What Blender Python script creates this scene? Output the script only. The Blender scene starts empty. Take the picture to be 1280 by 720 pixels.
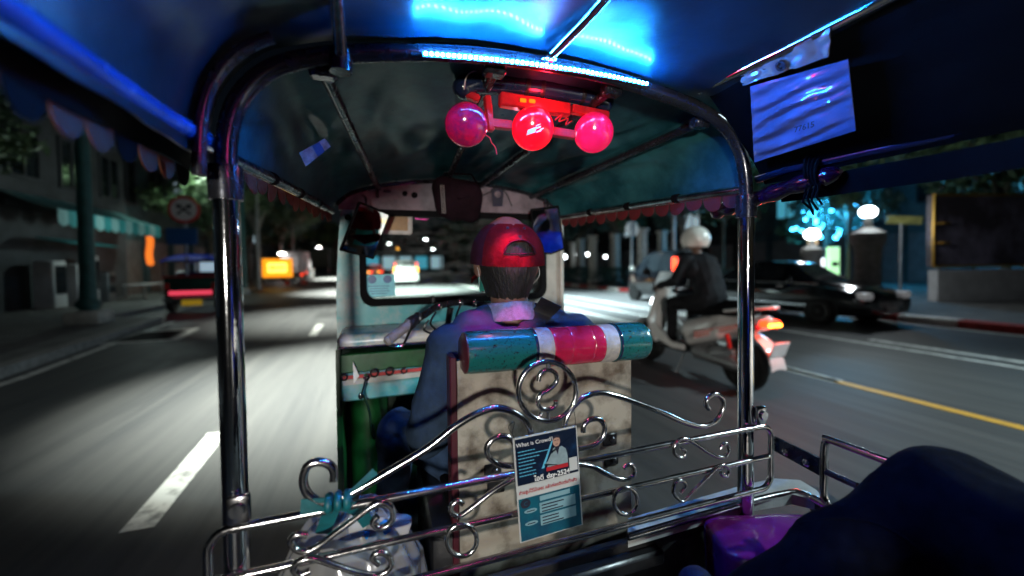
import bpy, bmesh, math, random
import numpy as np
from mathutils import Vector, Matrix, noise, Euler
from mathutils.bvhtree import BVHTree
random.seed(7)
SC = bpy.context.scene
COL = SC.collection
PI = math.pi
V = Vector

# ------------------------------------------------------------------ camera
FPX, T, P, RO, H = 500.0, math.radians(18.8), math.radians(1.5), 0.013, 1.35
CAM = V((0, 0, H))
F_ = V((math.sin(T)*math.cos(P), math.cos(T)*math.cos(P), -math.sin(P)))
R0 = V((math.cos(T), -math.sin(T), 0)); U0 = R0.cross(F_)
R_ = R0*math.cos(RO) - U0*math.sin(RO); U_ = U0*math.cos(RO) + R0*math.sin(RO)
cd = bpy.data.cameras.new('camera'); cam = bpy.data.objects.new('camera', cd); COL.objects.link(cam)
cam.matrix_world = Matrix(((R_.x, U_.x, -F_.x, 0), (R_.y, U_.y, -F_.y, 0), (R_.z, U_.z, -F_.z, H), (0, 0, 0, 1)))
cd.sensor_width = 36; cd.lens = FPX/1280*36; cd.shift_y = -17/1280
cd.clip_start = 0.03; cd.clip_end = 2000
cd.dof.use_dof = True; cd.dof.focus_distance = 1.0; cd.dof.aperture_fstop = 1.1
SC.camera = cam
# ------------------------------------------------------------------ light
SUN_EL, SUN_AZ = math.radians(40), math.radians(150)   # a high moon: the same sky at a few thousandths of its daylight strength
w = bpy.data.worlds.new('World'); SC.world = w; w.use_nodes = True
nt = w.node_tree; sky = nt.nodes.new('ShaderNodeTexSky'); sky.sky_type = 'NISHITA'; sky.sun_disc = False
sky.sun_elevation = SUN_EL; sky.sun_rotation = SUN_AZ
bg = nt.nodes['Background']; nt.links.new(sky.outputs[0], bg.inputs[0]); bg.inputs[1].default_value = 0.0009
sl = bpy.data.lights.new('moon', 'SUN'); sl.energy = 0.02; sl.angle = math.radians(.5); sl.color = (.7, .85, 1)
so = bpy.data.objects.new('moon', sl); COL.objects.link(so); so.rotation_euler = (math.radians(50), 0, math.radians(180-150))
SC.view_settings.view_transform = 'Standard'; SC.view_settings.look = 'None'
SC.view_settings.exposure = 0; SC.view_settings.gamma = 1; SC.view_settings.use_curve_mapping = False
SC.cycles.max_bounces = 7; SC.cycles.transparent_max_bounces = 12; SC.cycles.caustics_reflective = False; SC.cycles.caustics_refractive = False
SC.cycles.sample_clamp_indirect = 6


def spot(name, loc, aim, energy, col, size=60, blend=.8, r=.1):
    l = bpy.data.lights.new(name, 'SPOT'); l.energy = energy; l.color = col; l.spot_size = math.radians(size); l.spot_blend = blend
    l.shadow_soft_size = r
    o = bpy.data.objects.new(name, l); COL.objects.link(o); o.location = loc
    o.rotation_euler = (V(aim)-V(loc)).to_track_quat('-Z', 'Y').to_euler(); return o


def point(name, loc, energy, col, r=.05):
    l = bpy.data.lights.new(name, 'POINT'); l.energy = energy; l.color = col; l.shadow_soft_size = r
    o = bpy.data.objects.new(name, l); COL.objects.link(o); o.location = loc; return o


# street lighting of the lit lane, the avenue beyond, and an unseen vehicle's headlight behind that lights the back of the cab
LAMPW = (.94, 1, .90); LAMPC = (.72, .95, 1)
spot('lane_light', (-.9, 6.0, 7.2), (-.15, 5.4, 0), 21000, LAMPW, 46, 1.0, .12)
spot('lane_light_mid', (-.6, 13.0, 7.6), (-.6, 12.2, 0), 13000, LAMPW, 56, 1.0, .12)
spot('lane_light_far', (.6, 20.5, 8), (1.0, 22.5, 0), 70000, LAMPW, 72, .8, .15)
spot('lane_light_farther', (-2, 48, 8.5), (-2, 48, 0), 80000, LAMPW, 84, .8, .15)
spot('right_lane_light', (6.8, 13, 8), (6.8, 13.0, 0), 27000, LAMPC, 75, .9, .15)
spot('near_right_light', (7.6, -1.8, 5.6), (4.6, .6, 0), 2900, LAMPC, 88, .9, .15)
spot('rear_headlight', (-1.2, -4.5, 1.3), (.4, 1.2, 1.12), 800, (1, .96, .87), 38, .4, .17)  # headlight of a following vehicle that is not modelled
spot('pavement_light', (-8.0, 22.5, 6.2), (-7.6, 24, 0), 450, (.8, 1, .88), 130, .8, .2)
spot('mirror_road_fill', (6.2, -4.6, 7.2), (5.4, -4.4, 0), 30000, (1, .95, .85), 62, .9, .15)  # unseen lamp added to brighten the road reflected in the left mirror
point('awning_fill', (-7.2, 17.6, 2.5), 75, (.75, 1, .95), .1)  # added light in front of the awning, no lamp fitting there


def at(x, y, Y=None, X=None, Z=None, pl=None):
    d = ((x-640)/FPX)*R_ - ((y-343)/FPX)*U_ + F_
    if pl: k = (V(pl[0])-CAM).dot(V(pl[1]))/d.dot(V(pl[1]))
    elif Y is not None: k = Y/d.y
    elif X is not None: k = X/d.x
    else: k = (Z-H)/d.z
    return CAM + k*d


# ------------------------------------------------------------------ materials
def mat(name, col, rough=.5, metal=0., var=.25, scale=12., bump=0., bscale=60., coat=0., col2=None, thr=None, emit=None, estr=0., spec=.5, stretch=None, sheen=0., alpha=None):
    m = bpy.data.materials.new(name); m.use_nodes = True
    n = m.node_tree.nodes; L = m.node_tree.links; b = n['Principled BSDF']
    b.inputs['Roughness'].default_value = rough; b.inputs['Metallic'].default_value = metal
    b.inputs['Coat Weight'].default_value = coat; b.inputs['Specular IOR Level'].default_value = spec
    b.inputs['Sheen Weight'].default_value = sheen; b.inputs['Coat Roughness'].default_value = .08
    tc = n.new('ShaderNodeTexCoord'); src = tc.outputs['Object']
    if stretch:
        mp = n.new('ShaderNodeMapping'); mp.inputs['Scale'].default_value = stretch; L.new(src, mp.inputs[0]); src = mp.outputs[0]
    nz = n.new('ShaderNodeTexNoise'); nz.inputs['Scale'].default_value = scale; nz.inputs['Detail'].default_value = 7; nz.inputs['Roughness'].default_value = .62
    L.new(src, nz.inputs['Vector'])
    rp = n.new('ShaderNodeValToRGB'); L.new(nz.outputs['Fac'], rp.inputs[0])
    c2 = col2 if col2 else tuple(min(1, c*(1+var)) for c in col)
    c1 = col if col2 else tuple(c*(1-var) for c in col)
    lo, hi = thr if thr else (.32, .68)
    rp.color_ramp.elements[0].position = lo; rp.color_ramp.elements[1].position = hi
    rp.color_ramp.elements[0].color = (*c1, 1); rp.color_ramp.elements[1].color = (*c2, 1)
    L.new(rp.outputs[0], b.inputs['Base Color'])
    mr = n.new('ShaderNodeMapRange'); mr.inputs['To Min'].default_value = max(.02, rough*.75); mr.inputs['To Max'].default_value = min(1, rough*1.3)
    n2 = n.new('ShaderNodeTexNoise'); n2.inputs['Scale'].default_value = scale*2.7; n2.inputs['Detail'].default_value = 4; L.new(src, n2.inputs['Vector'])
    L.new(n2.outputs['Fac'], mr.inputs[0]); L.new(mr.outputs[0], b.inputs['Roughness'])
    if bump:
        n3 = n.new('ShaderNodeTexNoise'); n3.inputs['Scale'].default_value = bscale; n3.inputs['Detail'].default_value = 5; L.new(src, n3.inputs['Vector'])
        bp = n.new('ShaderNodeBump'); bp.inputs['Strength'].default_value = bump; bp.inputs['Distance'].default_value = .004
        L.new(n3.outputs['Fac'], bp.inputs['Height']); L.new(bp.outputs[0], b.inputs['Normal'])
    if emit:
        b.inputs['Emission Color'].default_value = (*emit, 1); b.inputs['Emission Strength'].default_value = estr
    return m


def glass(name, tint=(.9, 1, 1), rough=.02, refl=1.0):
    m = bpy.data.materials.new(name); m.use_nodes = True; n = m.node_tree.nodes; L = m.node_tree.links
    n.remove(n['Principled BSDF']); out = n['Material Output']
    tr = n.new('ShaderNodeBsdfTransparent'); tr.inputs[0].default_value = (*tint, 1)
    gl = n.new('ShaderNodeBsdfGlossy'); gl.inputs['Roughness'].default_value = rough
    fr = n.new('ShaderNodeFresnel'); fr.inputs[0].default_value = 1.45
    mx = n.new('ShaderNodeMixShader'); L.new(fr.outputs[0], mx.inputs[0]); L.new(tr.outputs[0], mx.inputs[1]); L.new(gl.outputs[0], mx.inputs[2])
    # dust film on the pane
    df = n.new('ShaderNodeBsdfDiffuse'); df.inputs[0].default_value = (.5, .5, .5, 1)
    nz = n.new('ShaderNodeTexNoise'); nz.inputs['Scale'].default_value = 9; nz.inputs['Detail'].default_value = 8
    rp = n.new('ShaderNodeValToRGB'); rp.color_ramp.elements[0].position = .45; rp.color_ramp.elements[1].position = .9
    rp.color_ramp.elements[1].color = (.12, .12, .12, 1); L.new(nz.outputs['Fac'], rp.inputs[0])
    m2 = n.new('ShaderNodeMixShader'); L.new(rp.outputs[0], m2.inputs[0]); L.new(mx.outputs[0], m2.inputs[1]); L.new(df.outputs[0], m2.inputs[2])
    L.new(m2.outputs[0], out.inputs[0]); return m


def film(name, col, a, rough=.15):
    """thin translucent plastic"""
    m = bpy.data.materials.new(name); m.use_nodes = True; n = m.node_tree.nodes; L = m.node_tree.links
    b = n['Principled BSDF']; b.inputs['Roughness'].default_value = rough; b.inputs['Coat Weight'].default_value = .6
    nz = n.new('ShaderNodeTexNoise'); nz.inputs['Scale'].default_value = 14; nz.inputs['Detail'].default_value = 6
    rp = n.new('ShaderNodeValToRGB'); L.new(nz.outputs['Fac'], rp.inputs[0])
    rp.color_ramp.elements[0].color = (*[c*.7 for c in col], 1); rp.color_ramp.elements[1].color = (*col, 1); L.new(rp.outputs[0], b.inputs['Base Color'])
    b.inputs['Alpha'].default_value = a; return m


def emi(name, col, s):
    m = mat(name, tuple(min(.8, c) for c in col), .4, emit=col, estr=s, var=.05); return m


M = {}
M['chrome'] = mat('chrome', (.72, .73, .75), .07, 1, var=.08, scale=30, bump=.05, bscale=90)
M['chrome_worn'] = mat('worn_chrome', (.30, .29, .29), .16, 1, scale=18, col2=(.72, .72, .74), thr=(.3, .6), bump=.12, bscale=80)
M['dark_tube'] = mat('dark_tube', (.03, .032, .04), .26, .6, scale=14, bump=.1, bscale=120, coat=.5)
M['black_rubber'] = mat('black_rubber', (.006, .006, .007), .8, spec=.06, bump=.15, bscale=100)
M['black_plastic'] = mat('black_plastic', (.014, .014, .016), .3, bump=.1, bscale=60)
M['canopy_rear'] = mat('rear_canopy_vinyl', (.004, .020, .038),   .31, spec=.8, scale=5, var=.5, bump=.4, bscale=16, coat=.3)
M['canopy_front'] = mat('front_canopy_vinyl', (.008, .058, .070), .30, spec=.16, scale=4.5, col2=(.030, .145, .160), thr=(.42, .62), bump=.3, bscale=18, coat=.10)
M['canopy_dark'] = mat('dark_canopy_cloth', (.002, .003, .0045), .6, spec=.06, scale=6, bump=.2, bscale=30)
M['fringe'] = mat('orange_fringe', (.11, .026, .007), .7, scale=20, bump=.3)
M['fringe_red'] = mat('red_fringe', (.10, .008, .010), .7, scale=20, bump=.3)
M['turq'] = mat('worn_turquoise_paint', (.05, .33, .36), .38, scale=7, col2=(.34, .38, .37), thr=(.44, .66), bump=.12, bscale=40)
M['cream'] = mat('stained_cream_paint', (.22, .18, .21), .6, scale=9, col2=(.07, .055, .065), thr=(.44, .68), bump=.1)
M['dash_top'] = mat('scuffed_dash_paint', (.62, .62, .58), .28, scale=6, col2=(.05, .32, .36), thr=(.5, .64), bump=.08)
M['green'] = mat('green_paint', (.005, .075, .018), .35, scale=8, var=.4, bump=.08)
M['green_dark'] = mat('dark_green_paint', (.003, .022, .010), .4, scale=8)
M['beige'] = mat('beige_paint', (.42, .40, .36), .4, scale=10, bump=.06)
M['seal'] = M['black_rubber']
M['wind'] = glass('windscreen_glass')
M['mirror'] = mat('mirror_silver', (.9, .93, .93), .012, 1, var=.02)
M['panel'] = mat('scuffed_sheet_metal', (.42, .38, .32), .36, .2, scale=13, col2=(.10, .075, .055), thr=(.44, .68), bump=.35, bscale=16)
M['maroon'] = mat('maroon_edge', (.07, .012, .02), .35, scale=10)
M['teal_vinyl'] = mat('cracked_teal_vinyl', (.008, .12, .12), .22, scale=120, col2=(.01, .015, .02), thr=(.55, .66), bump=.35, bscale=70, coat=.5)
M['white_band'] = mat('grubby_white_band', (.40, .38, .37), .6, scale=40, bump=.3, bscale=150)
M['pink_vinyl'] = mat('pink_vinyl', (.46, .012, .06), .2, scale=30, var=.18, bump=.1, coat=.5)
M['alu'] = mat('scuffed_aluminium', (.55, .57, .56), .32, .25, scale=9, var=.3, bump=.15, bscale=30)
M['purple'] = mat('purple_plastic', (.17, .012, .17), .22, scale=9, var=.35, bump=.1, bscale=14, coat=.5)
M['floor'] = mat('black_floor_mat', (.012, .012, .013), .5, scale=20, bump=.4, bscale=50)
M['ribbon'] = mat('teal_ribbon', (.006, .13, .155), .45, scale=30, bump=.2)
M['bag'] = film('cloudy_plastic_bag', (.34, .34, .33), .66)
M['blue_pack'] = mat('blue_wrapper', (.02, .22, .62), .25, coat=.5)
M['yellow_pack'] = mat('yellow_wrapper', (.6, .5, .12), .4)
M['led'] = emi('blue_led', (.014, .25, 1), 2000)
M['led_strip'] = mat('led_strip_backing', (.10, .12, .16), .4)
M['red_lamp'] = mat('lit_red_lens', (.55, .004, .012), .12, coat=1, emit=(1, .004, .02), estr=1.0, var=.2, scale=20)
M['red_lamp_dim'] = mat('dim_red_lens', (.5, .006, .05), .1, coat=1, emit=(1, .004, .10), estr=.13, col2=(.10, .008, .06), thr=(.42, .58), scale=34)
M['red_lamp_pink'] = mat('pink_red_lens', (.6, .01, .06), .1, coat=1, emit=(1, .006, .10), estr=.62, var=.2, scale=20)
M['red_paint'] = mat('red_bracket_paint', (.55, .012, .02), .3, scale=22, var=.3, emit=(1, .01, .03), estr=.0)
M['navy'] = mat('navy_plastic', (.012, .02, .05), .12, scale=12, coat=.8)
M['white'] = mat('plain_white', (.8, .8, .8), .4, var=.05)
M['amber'] = mat('amber_reflector', (.7, .22, .01), .25, emit=(1, .3, .01), estr=.6)  # reflector carries its own amber glow, no lamp inside
M['sleeve'] = mat('clear_sleeve_paper', (.10, .14, .34), .07, scale=8, var=.2, bump=.1, bscale=25, coat=1)
M['ink'] = mat('print_ink', (.01, .012, .03), .5, var=.05)
M['sticker_blue'] = mat('sticker_blue', (.03, .10, .26), .4)
M['sticker_grey'] = mat('sticker_grey', (.34, .38, .40), .4, scale=60, var=.4)
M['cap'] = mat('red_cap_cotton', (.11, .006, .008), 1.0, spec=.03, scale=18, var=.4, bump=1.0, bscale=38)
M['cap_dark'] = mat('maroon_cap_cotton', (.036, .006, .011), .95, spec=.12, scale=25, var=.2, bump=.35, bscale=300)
M['skin'] = mat('skin', (.19, .10, .07), .5, scale=20, var=.15, bump=.1, bscale=180)
M['hair'] = mat('black_hair', (.010, .009, .009), .5, scale=10, bump=.9, bscale=240, stretch=(1, 1, .2))
M['shirt'] = mat('faded_blue_shirt', (.026, .046, .080), .95, spec=.15, scale=16, var=.3, bump=1.0, bscale=24)
M['collar'] = mat('pale_shirt_collar', (.17, .19, .26), .85, scale=60, var=.3, bump=.5, bscale=300)
M['jeans'] = mat('blue_denim', (.025, .055, .12), .85, scale=14, var=.5, bump=.5, bscale=350)
M['denim_dark'] = mat('dark_navy_denim', (.0030, .0042, .009), 1.0, spec=.05, scale=40, var=.5, bump=1.0, bscale=22)
M['mask'] = mat('teal_face_mask', (.05, .42, .36), .7)
M['strap'] = mat('black_strap', (.008, .008, .01), .6, bump=.3, bscale=200)
M['white_cord'] = mat('white_cord', (.6, .6, .6), .6)
M['shoe'] = mat('blue_sneaker', (.004, .011, .045), .7, spec=.2, bump=.3, bscale=150)
M['blue_tee'] = mat('bright_blue_tee', (.02, .07, .42), .8, bump=.2, bscale=150)
M['black_jacket'] = mat('black_jacket', (.010, .011, .014), .75, spec=.2, scale=10, var=.4, bump=.3, bscale=120)
M['black_cloth'] = mat('black_trousers', (.009, .009, .011), .8, spec=.2, var=.4)
M['helmet'] = mat('white_helmet_shell', (.75, .75, .70), .18, scale=6, var=.12, coat=.6)
M['visor'] = mat('smoke_visor', (.02, .025, .03), .08, coat=1)
M['sc_white'] = mat('white_scooter_paint', (.72, .70, .68), .16, scale=5, var=.08, coat=.8)
M['sc_red'] = mat('coral_scooter_paint', (.55, .10, .07), .18, scale=5, var=.15, coat=.8)
M['tail'] = emi('lit_tail_lamp', (1, .035, .006), 6)
M['tail_hot'] = emi('hot_tail_lamp', (1, .33, .03), 10)
M['tyre'] = mat('tyre_rubber', (.012, .012, .012), .7, bump=.4, bscale=60)
M['rim'] = mat('alloy_rim', (.35, .35, .36), .25, .9)
M['asphalt'] = mat('asphalt', (.034, .036, .039), .62, scale=5, col2=(.078, .078, .076), thr=(.3, .72), bump=.5, bscale=70, stretch=(1, .05, 1))
M['pave'] = mat('pavement_concrete', (.13, .13, .125), .75, scale=3, var=.4, bump=.35, bscale=40)
M['kerb'] = mat('kerb_concrete', (.22, .22, .21), .7, scale=8, var=.3, bump=.3)
M['k_red'] = mat('kerb_red_paint', (.42, .03, .03), .6, scale=12, var=.35, bump=.2)
M['k_white'] = mat('kerb_white_paint', (.68, .67, .63), .6, scale=12, var=.25, bump=.2)
M['line'] = mat('worn_road_paint', (.66, .66, .62), .6, scale=7, col2=(.16, .16, .155), thr=(.48, .66), bump=.25, bscale=80)
M['line_y'] = mat('worn_yellow_road_paint', (.62, .33, .04), .55, scale=5, col2=(.35, .20, .05), thr=(.55, .75), bump=.25)
M['soil'] = mat('dark_soil', (.05, .045, .035), .9, scale=4, bump=.6)
M['bark'] = mat('bark', (.10, .085, .065), .9, scale=9, var=.45, bump=1, bscale=30, stretch=(1, 1, .25))
M['bark_pale'] = mat('pale_bark', (.26, .25, .22), .85, scale=9, var=.35, bump=.8, bscale=25, stretch=(1, 1, .3))
M['leaf'] = mat('dark_leaves', (.035, .075, .035), .55, scale=1.3, var=.55)
M['leaf_l'] = mat('light_leaves', (.08, .14, .06), .5, scale=1.3, var=.5)
M['leaf_t'] = mat('blue_green_leaves', (.04, .09, .075), .5, scale=1.3, var=.5)
M['wall_d'] = mat('dark_render', (.022, .025, .028), .85, scale=1.2, var=.4, bump=.3)  # very dark render, tone varying at random
M['wall_g'] = mat('grey_render', (.05, .055, .06), .85, scale=1.2, var=.35, bump=.3)
M['wall_t'] = mat('teal_grey_render', (.06, .10, .11), .85, scale=1.2, var=.35, bump=.3)
M['wall_w'] = mat('white_render', (.5, .5, .5), .8, scale=2, var=.2, bump=.3)
M['pane_d'] = mat('dark_pane', (.015, .02, .024), .08, coat=1)
M['pane_lit'] = emi('lit_pane', (.55, .75, .85), .5)
M['pane_warm'] = emi('warm_lit_pane', (1, .72, .42), .8)
M['pane_cy'] = emi('cyan_lit_pane', (.10, .55, .75), .5)
M['shutter'] = mat('roller_shutter_metal', (.16, .17, .18), .5, .4, scale=3, var=.25)
M['awn_t'] = mat('teal_awning_cloth', (.02, .24, .25), .75, scale=4, var=.25)
M['awn_p'] = mat('pale_awning_cloth', (.22, .42, .42), .75, scale=4, var=.25)
M['post_t'] = mat('teal_post_paint', (.010, .07, .065), .5, scale=6, var=.3)
M['concrete'] = mat('pale_concrete', (.45, .44, .40), .8, scale=5, var=.25, bump=.4)
M['steel'] = mat('galvanised_steel', (.30, .31, .32), .4, .7, scale=8)
M['sign_red'] = mat('sign_red', (.55, .02, .02), .4, var=.1)
M['sign_white'] = mat('sign_white', (.75, .75, .75), .4, var=.08)
M['sign_blue'] = mat('sign_blue', (.02, .10, .28), .4, var=.1)
M['orange_sign'] = emi('backlit_orange', (1, .33, .01), 1.4)
M['yellow_sign'] = emi('backlit_yellow', (1, .72, .12), 2.2)
M['cone'] = mat('orange_cone_plastic', (.65, .07, .03), .5, var=.15)
M['pink_tube'] = emi('pink_roof_lamp', (1, .05, .35), 32)
M['lamp_on'] = emi('street_lamp_lens', (1, .97, .9), 60)
M['globe_on'] = emi('globe_lamp_glass', (.9, .97, 1), 14)
M['car_white'] = mat('white_car_paint', (.72, .71, .68), .14, scale=2, var=.05, coat=1)
M['car_dark'] = mat('black_car_paint', (.006, .008, .011), .12, scale=2, coat=1)
M['car_red'] = mat('red_car_paint', (.45, .03, .02), .14, scale=2, coat=1)
M['car_grey'] = mat('silver_car_paint', (.40, .41, .43), .2, .5, scale=2, coat=.8)
M['lens_red'] = emi('tail_light_lens', (1, .06, .02), 5)
M['lens_amber'] = emi('amber_indicator', (1, .38, .03), 6)
M['head_on'] = emi('head_light_lens', (.95, .97, 1), .10)
M['plate_y'] = mat('yellow_plate', (.75, .50, .03), .4, var=.1, emit=(1, .6, .04), estr=.18)  # slight yellow glow put into the plate colour
M['plate_w'] = mat('white_plate', (.75, .75, .75), .4, var=.1)
M['tuk_blue'] = mat('blue_glow_roof', (.03, .08, .40), .2, scale=3, var=.4, coat=.7, emit=(.04, .1, .9), estr=.12)  # faint blue glow put into the roof paint itself
M['tuk_green'] = mat('green_tuk_body', (.008, .06, .045), .2, scale=3, coat=.7)
M['pink_strip'] = emi('pink_neon_strip', (1, .07, .13), .9)
M['cyan_card'] = mat('turquoise_permit_card', (.16, .48, .55), .5, scale=20, var=.25, emit=(.2, .75, .85), estr=.10)  # card given a faint glow of its own
M['brown_card'] = mat('brown_card', (.30, .20, .10), .6, scale=14, var=.3)
M['card_white'] = mat('white_card', (.45, .45, .43), .6)
M['pouch'] = mat('black_maroon_cloth', (.010, .004, .007), .95, spec=.1, scale=14, var=.5, bump=.6, bscale=120)
M['cy_lights'] = emi('cyan_fairy_lights', (.05, .5, 1), 22)
M['gold'] = mat('gilt_frame', (.45, .25, .04), .35, .7, scale=10)
M['picture'] = mat('dim_picture_print', (.05, .04, .05), .5, scale=.8, col2=(.30, .27, .38), thr=(.45, .75))
M['warm_cloth'] = emi('lit_orange_shop_banner', (1, .20, .02), .9)
M['shop_w'] = emi('white_shop_light_box', (.9, .95, 1), 2.2)
M['shop_g'] = emi('green_shop_light_box', (.45, .9, .45), 1.5)
M['truck_w'] = mat('white_truck_box', (.55, .53, .56), .5, scale=2, var=.2)
M['p_white'] = mat('poster_white', (.50, .52, .52), .35, var=.05, coat=.6)
M['p_navy'] = mat('poster_navy', (.003, .009, .028), .3, scale=25, col2=(.006, .04, .12), thr=(.55, .85), coat=.6)
M['p_cyan'] = mat('poster_cyan', (.006, .10, .15), .3, scale=16, col2=(.010, .05, .10), thr=(.4, .7), coat=.6)
M['p_pale'] = mat('poster_pale_box', (.20, .36, .42), .35, var=.1, coat=.6)
M['p_red'] = mat('poster_red', (.42, .02, .03), .35, var=.05)
M['p_skin'] = mat('poster_skin', (.42, .25, .19), .4, var=.1)
M['p_suit'] = mat('poster_suit', (.22, .30, .33), .4, var=.2, scale=60)
M['p_streak'] = mat('poster_streak', (.10, .42, .62), .4, var=.2, scale=50)


# ------------------------------------------------------------------ object helpers
WL = {}


def tag(o, label=None, cat=None, group=None, kind=None):
    if label: o['label'] = label
    if cat: o['category'] = cat
    if group: o['group'] = group
    if kind: o['kind'] = kind
    return o


def empty(name, loc, label, cat, group=None):
    o = bpy.data.objects.new(name, None); COL.objects.link(o); o.location = loc; o.empty_display_size = .1
    WL[o] = V(loc); return tag(o, label, cat, group)


def link(name, me, material, parent=None, smooth=True, auto=None):
    """mesh built in world coordinates -> object with its origin at its centre, child of parent"""
    if material is not None:
        ms = material if isinstance(material, (list, tuple)) else [material]
        for m in ms: me.materials.append(m)
    n = len(me.vertices); co = np.empty(n*3); me.vertices.foreach_get('co', co); co = co.reshape(-1, 3)
    c = (co.min(0)+co.max(0))/2 if n else np.zeros(3)
    co -= c; me.vertices.foreach_set('co', co.ravel()); me.update()
    if smooth:
        me.polygons.foreach_set('use_smooth', [True]*len(me.polygons))
        me.set_sharp_from_angle(angle=math.radians(auto if auto else 40))
    o = bpy.data.objects.new(name, me); COL.objects.link(o)
    pl = WL[parent] if parent else V((0, 0, 0))
    if parent: o.parent = parent
    o.location = V(c)-pl; WL[o] = V(c); return o


def sol(bm, geom, thickness):
    bm.normal_update(); bmesh.ops.solidify(bm, geom=geom, thickness=thickness)


class MB:
    def __init__(s): s.bm = bmesh.new()

    def box(s, c, size, rot=None, bev=0., seg=1):
        t = bmesh.new(); bmesh.ops.create_cube(t, size=1)
        for v in t.verts: v.co = V((v.co.x*size[0], v.co.y*size[1], v.co.z*size[2]))
        if bev: bmesh.ops.bevel(t, geom=t.edges[:], offset=bev, segments=seg, affect='EDGES', profile=.5)
        mt = Matrix.Translation(V(c))
        if rot is not None: mt = mt @ (rot if isinstance(rot, Matrix) else Euler(rot).to_matrix().to_4x4())
        t.transform(mt); s._add(t); return s

    def _add(s, t):
        m = bpy.data.meshes.new('t'); t.to_mesh(m); t.free(); s.bm.from_mesh(m); bpy.data.meshes.remove(m)

    def tube(s, pts, r, seg=10, closed=False, cap=True):
        pts = [V(p) for p in pts]; n = len(pts); rs = r if isinstance(r, (list, tuple)) else [r]*n
        rings = []; prev = None
        for i, p in enumerate(pts):
            if closed: d = pts[(i+1) % n]-pts[i-1]
            else: d = pts[min(i+1, n-1)]-pts[max(i-1, 0)]
            d.normalize()
            if prev is None:
                a = V((0, 0, 1)) if abs(d.z) < .9 else V((1, 0, 0)); u = d.cross(a).normalized()
            else:
                u = (prev-d*prev.dot(d)).normalized()
            prev = u; v = d.cross(u)
            rings.append([s.bm.verts.new(p+rs[i]*(math.cos(2*PI*k/seg)*u+math.sin(2*PI*k/seg)*v)) for k in range(seg)])
        for i in range(n if closed else n-1):
            a, b = rings[i], rings[(i+1) % n]
            for k in range(seg): s.bm.faces.new((a[k], a[(k+1) % seg], b[(k+1) % seg], b[k]))
        if cap and not closed:
            s.bm.faces.new(rings[0][::-1]); s.bm.faces.new(rings[-1])
        return s

    def grid(s, fn, nu, nv, thick=0.):
        vs = [[s.bm.verts.new(fn(i/nu, j/nv)) for j in range(nv+1)] for i in range(nu+1)]
        fs = [s.bm.faces.new((vs[i][j], vs[i+1][j], vs[i+1][j+1], vs[i][j+1])) for i in range(nu) for j in range(nv)]
        if thick: sol(s.bm, geom=fs, thickness=thick)
        return s

    def poly(s, pts, d):
        """polygon extruded by vector d"""
        a = [s.bm.verts.new(V(p)) for p in pts]; d = V(d); b = [s.bm.verts.new(V(p)+d) for p in pts]; n = len(a)
        s.bm.faces.new(a); s.bm.faces.new(b[::-1])
        for i in range(n): s.bm.faces.new((a[i], b[i], b[(i+1) % n], a[(i+1) % n]))
        bmesh.ops.recalc_face_normals(s.bm, faces=s.bm.faces[:]); return s

    def sph(s, c, r, u=16, v=10, rot=None):
        rr = V(r) if isinstance(r, (tuple, list)) else V((r, r, r))
        mt = Matrix.Translation(V(c))
        if rot is not None: mt = mt @ Euler(rot).to_matrix().to_4x4()
        mt = mt @ Matrix.Diagonal((*rr, 1))
        bmesh.ops.create_uvsphere(s.bm, u_segments=u, v_segments=v, radius=1, matrix=mt); return s

    def lathe(s, prof, c, axis='z', seg=20):
        """prof: list of (radius, height) about axis through c; closed at both ends if radius>0"""
        c = V(c); ax = {'x': (V((0, 1, 0)), V((0, 0, 1)), V((1, 0, 0))), 'y': (V((0, 0, 1)), V((1, 0, 0)), V((0, 1, 0))), 'z': (V((1, 0, 0)), V((0, 1, 0)), V((0, 0, 1)))}[axis] if isinstance(axis, str) else axis
        rings = [[s.bm.verts.new(c+ax[2]*h+r*(math.cos(2*PI*k/seg)*ax[0]+math.sin(2*PI*k/seg)*ax[1])) for k in range(seg)] for r, h in prof]
        for a, b in zip(rings, rings[1:]):
            for k in range(seg): s.bm.faces.new((a[k], a[(k+1) % seg], b[(k+1) % seg], b[k]))
        if prof[0][0] > 1e-6: s.bm.faces.new(rings[0][::-1])
        if prof[-1][0] > 1e-6: s.bm.faces.new(rings[-1])
        bmesh.ops.remove_doubles(s.bm, verts=s.bm.verts[:], dist=1e-6); return s

    def build(s, name, m, parent=None, smooth=True, auto=None):
        bmesh.ops.recalc_face_normals(s.bm, faces=s.bm.faces[:])
        me = bpy.data.meshes.new(name); s.bm.to_mesh(me); s.bm.free(); return link(name, me, m, parent, smooth, auto)


def bez(pts, n=6, closed=False):
    """Catmull-Rom through pts"""
    pts = [V(p) for p in pts]; out = []; N = len(pts)
    g = (lambda i: pts[i % N]) if closed else (lambda i: pts[max(0, min(N-1, i))])
    for i in range(N if closed else N-1):
        a, b, c, d = g(i-1), g(i), g(i+1), g(i+2)
        for k in range(n):
            t = k/n
            out.append(.5*((2*b)+(c-a)*t+(2*a-5*b+4*c-d)*t*t+(3*b-a-3*c+d)*t**3))
    if not closed: out.append(pts[-1])
    return out


def children(o): return [c for c in bpy.data.objects if c.parent == o]


KIDS = {}


def kids(o): return KIDS.get(o) or list(o.children)


def copy_tree(o, parent=None):
    c = o.copy(); COL.objects.link(c); c.parent = parent
    for ch in list(o.children): copy_tree(ch, c)
    return c


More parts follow.
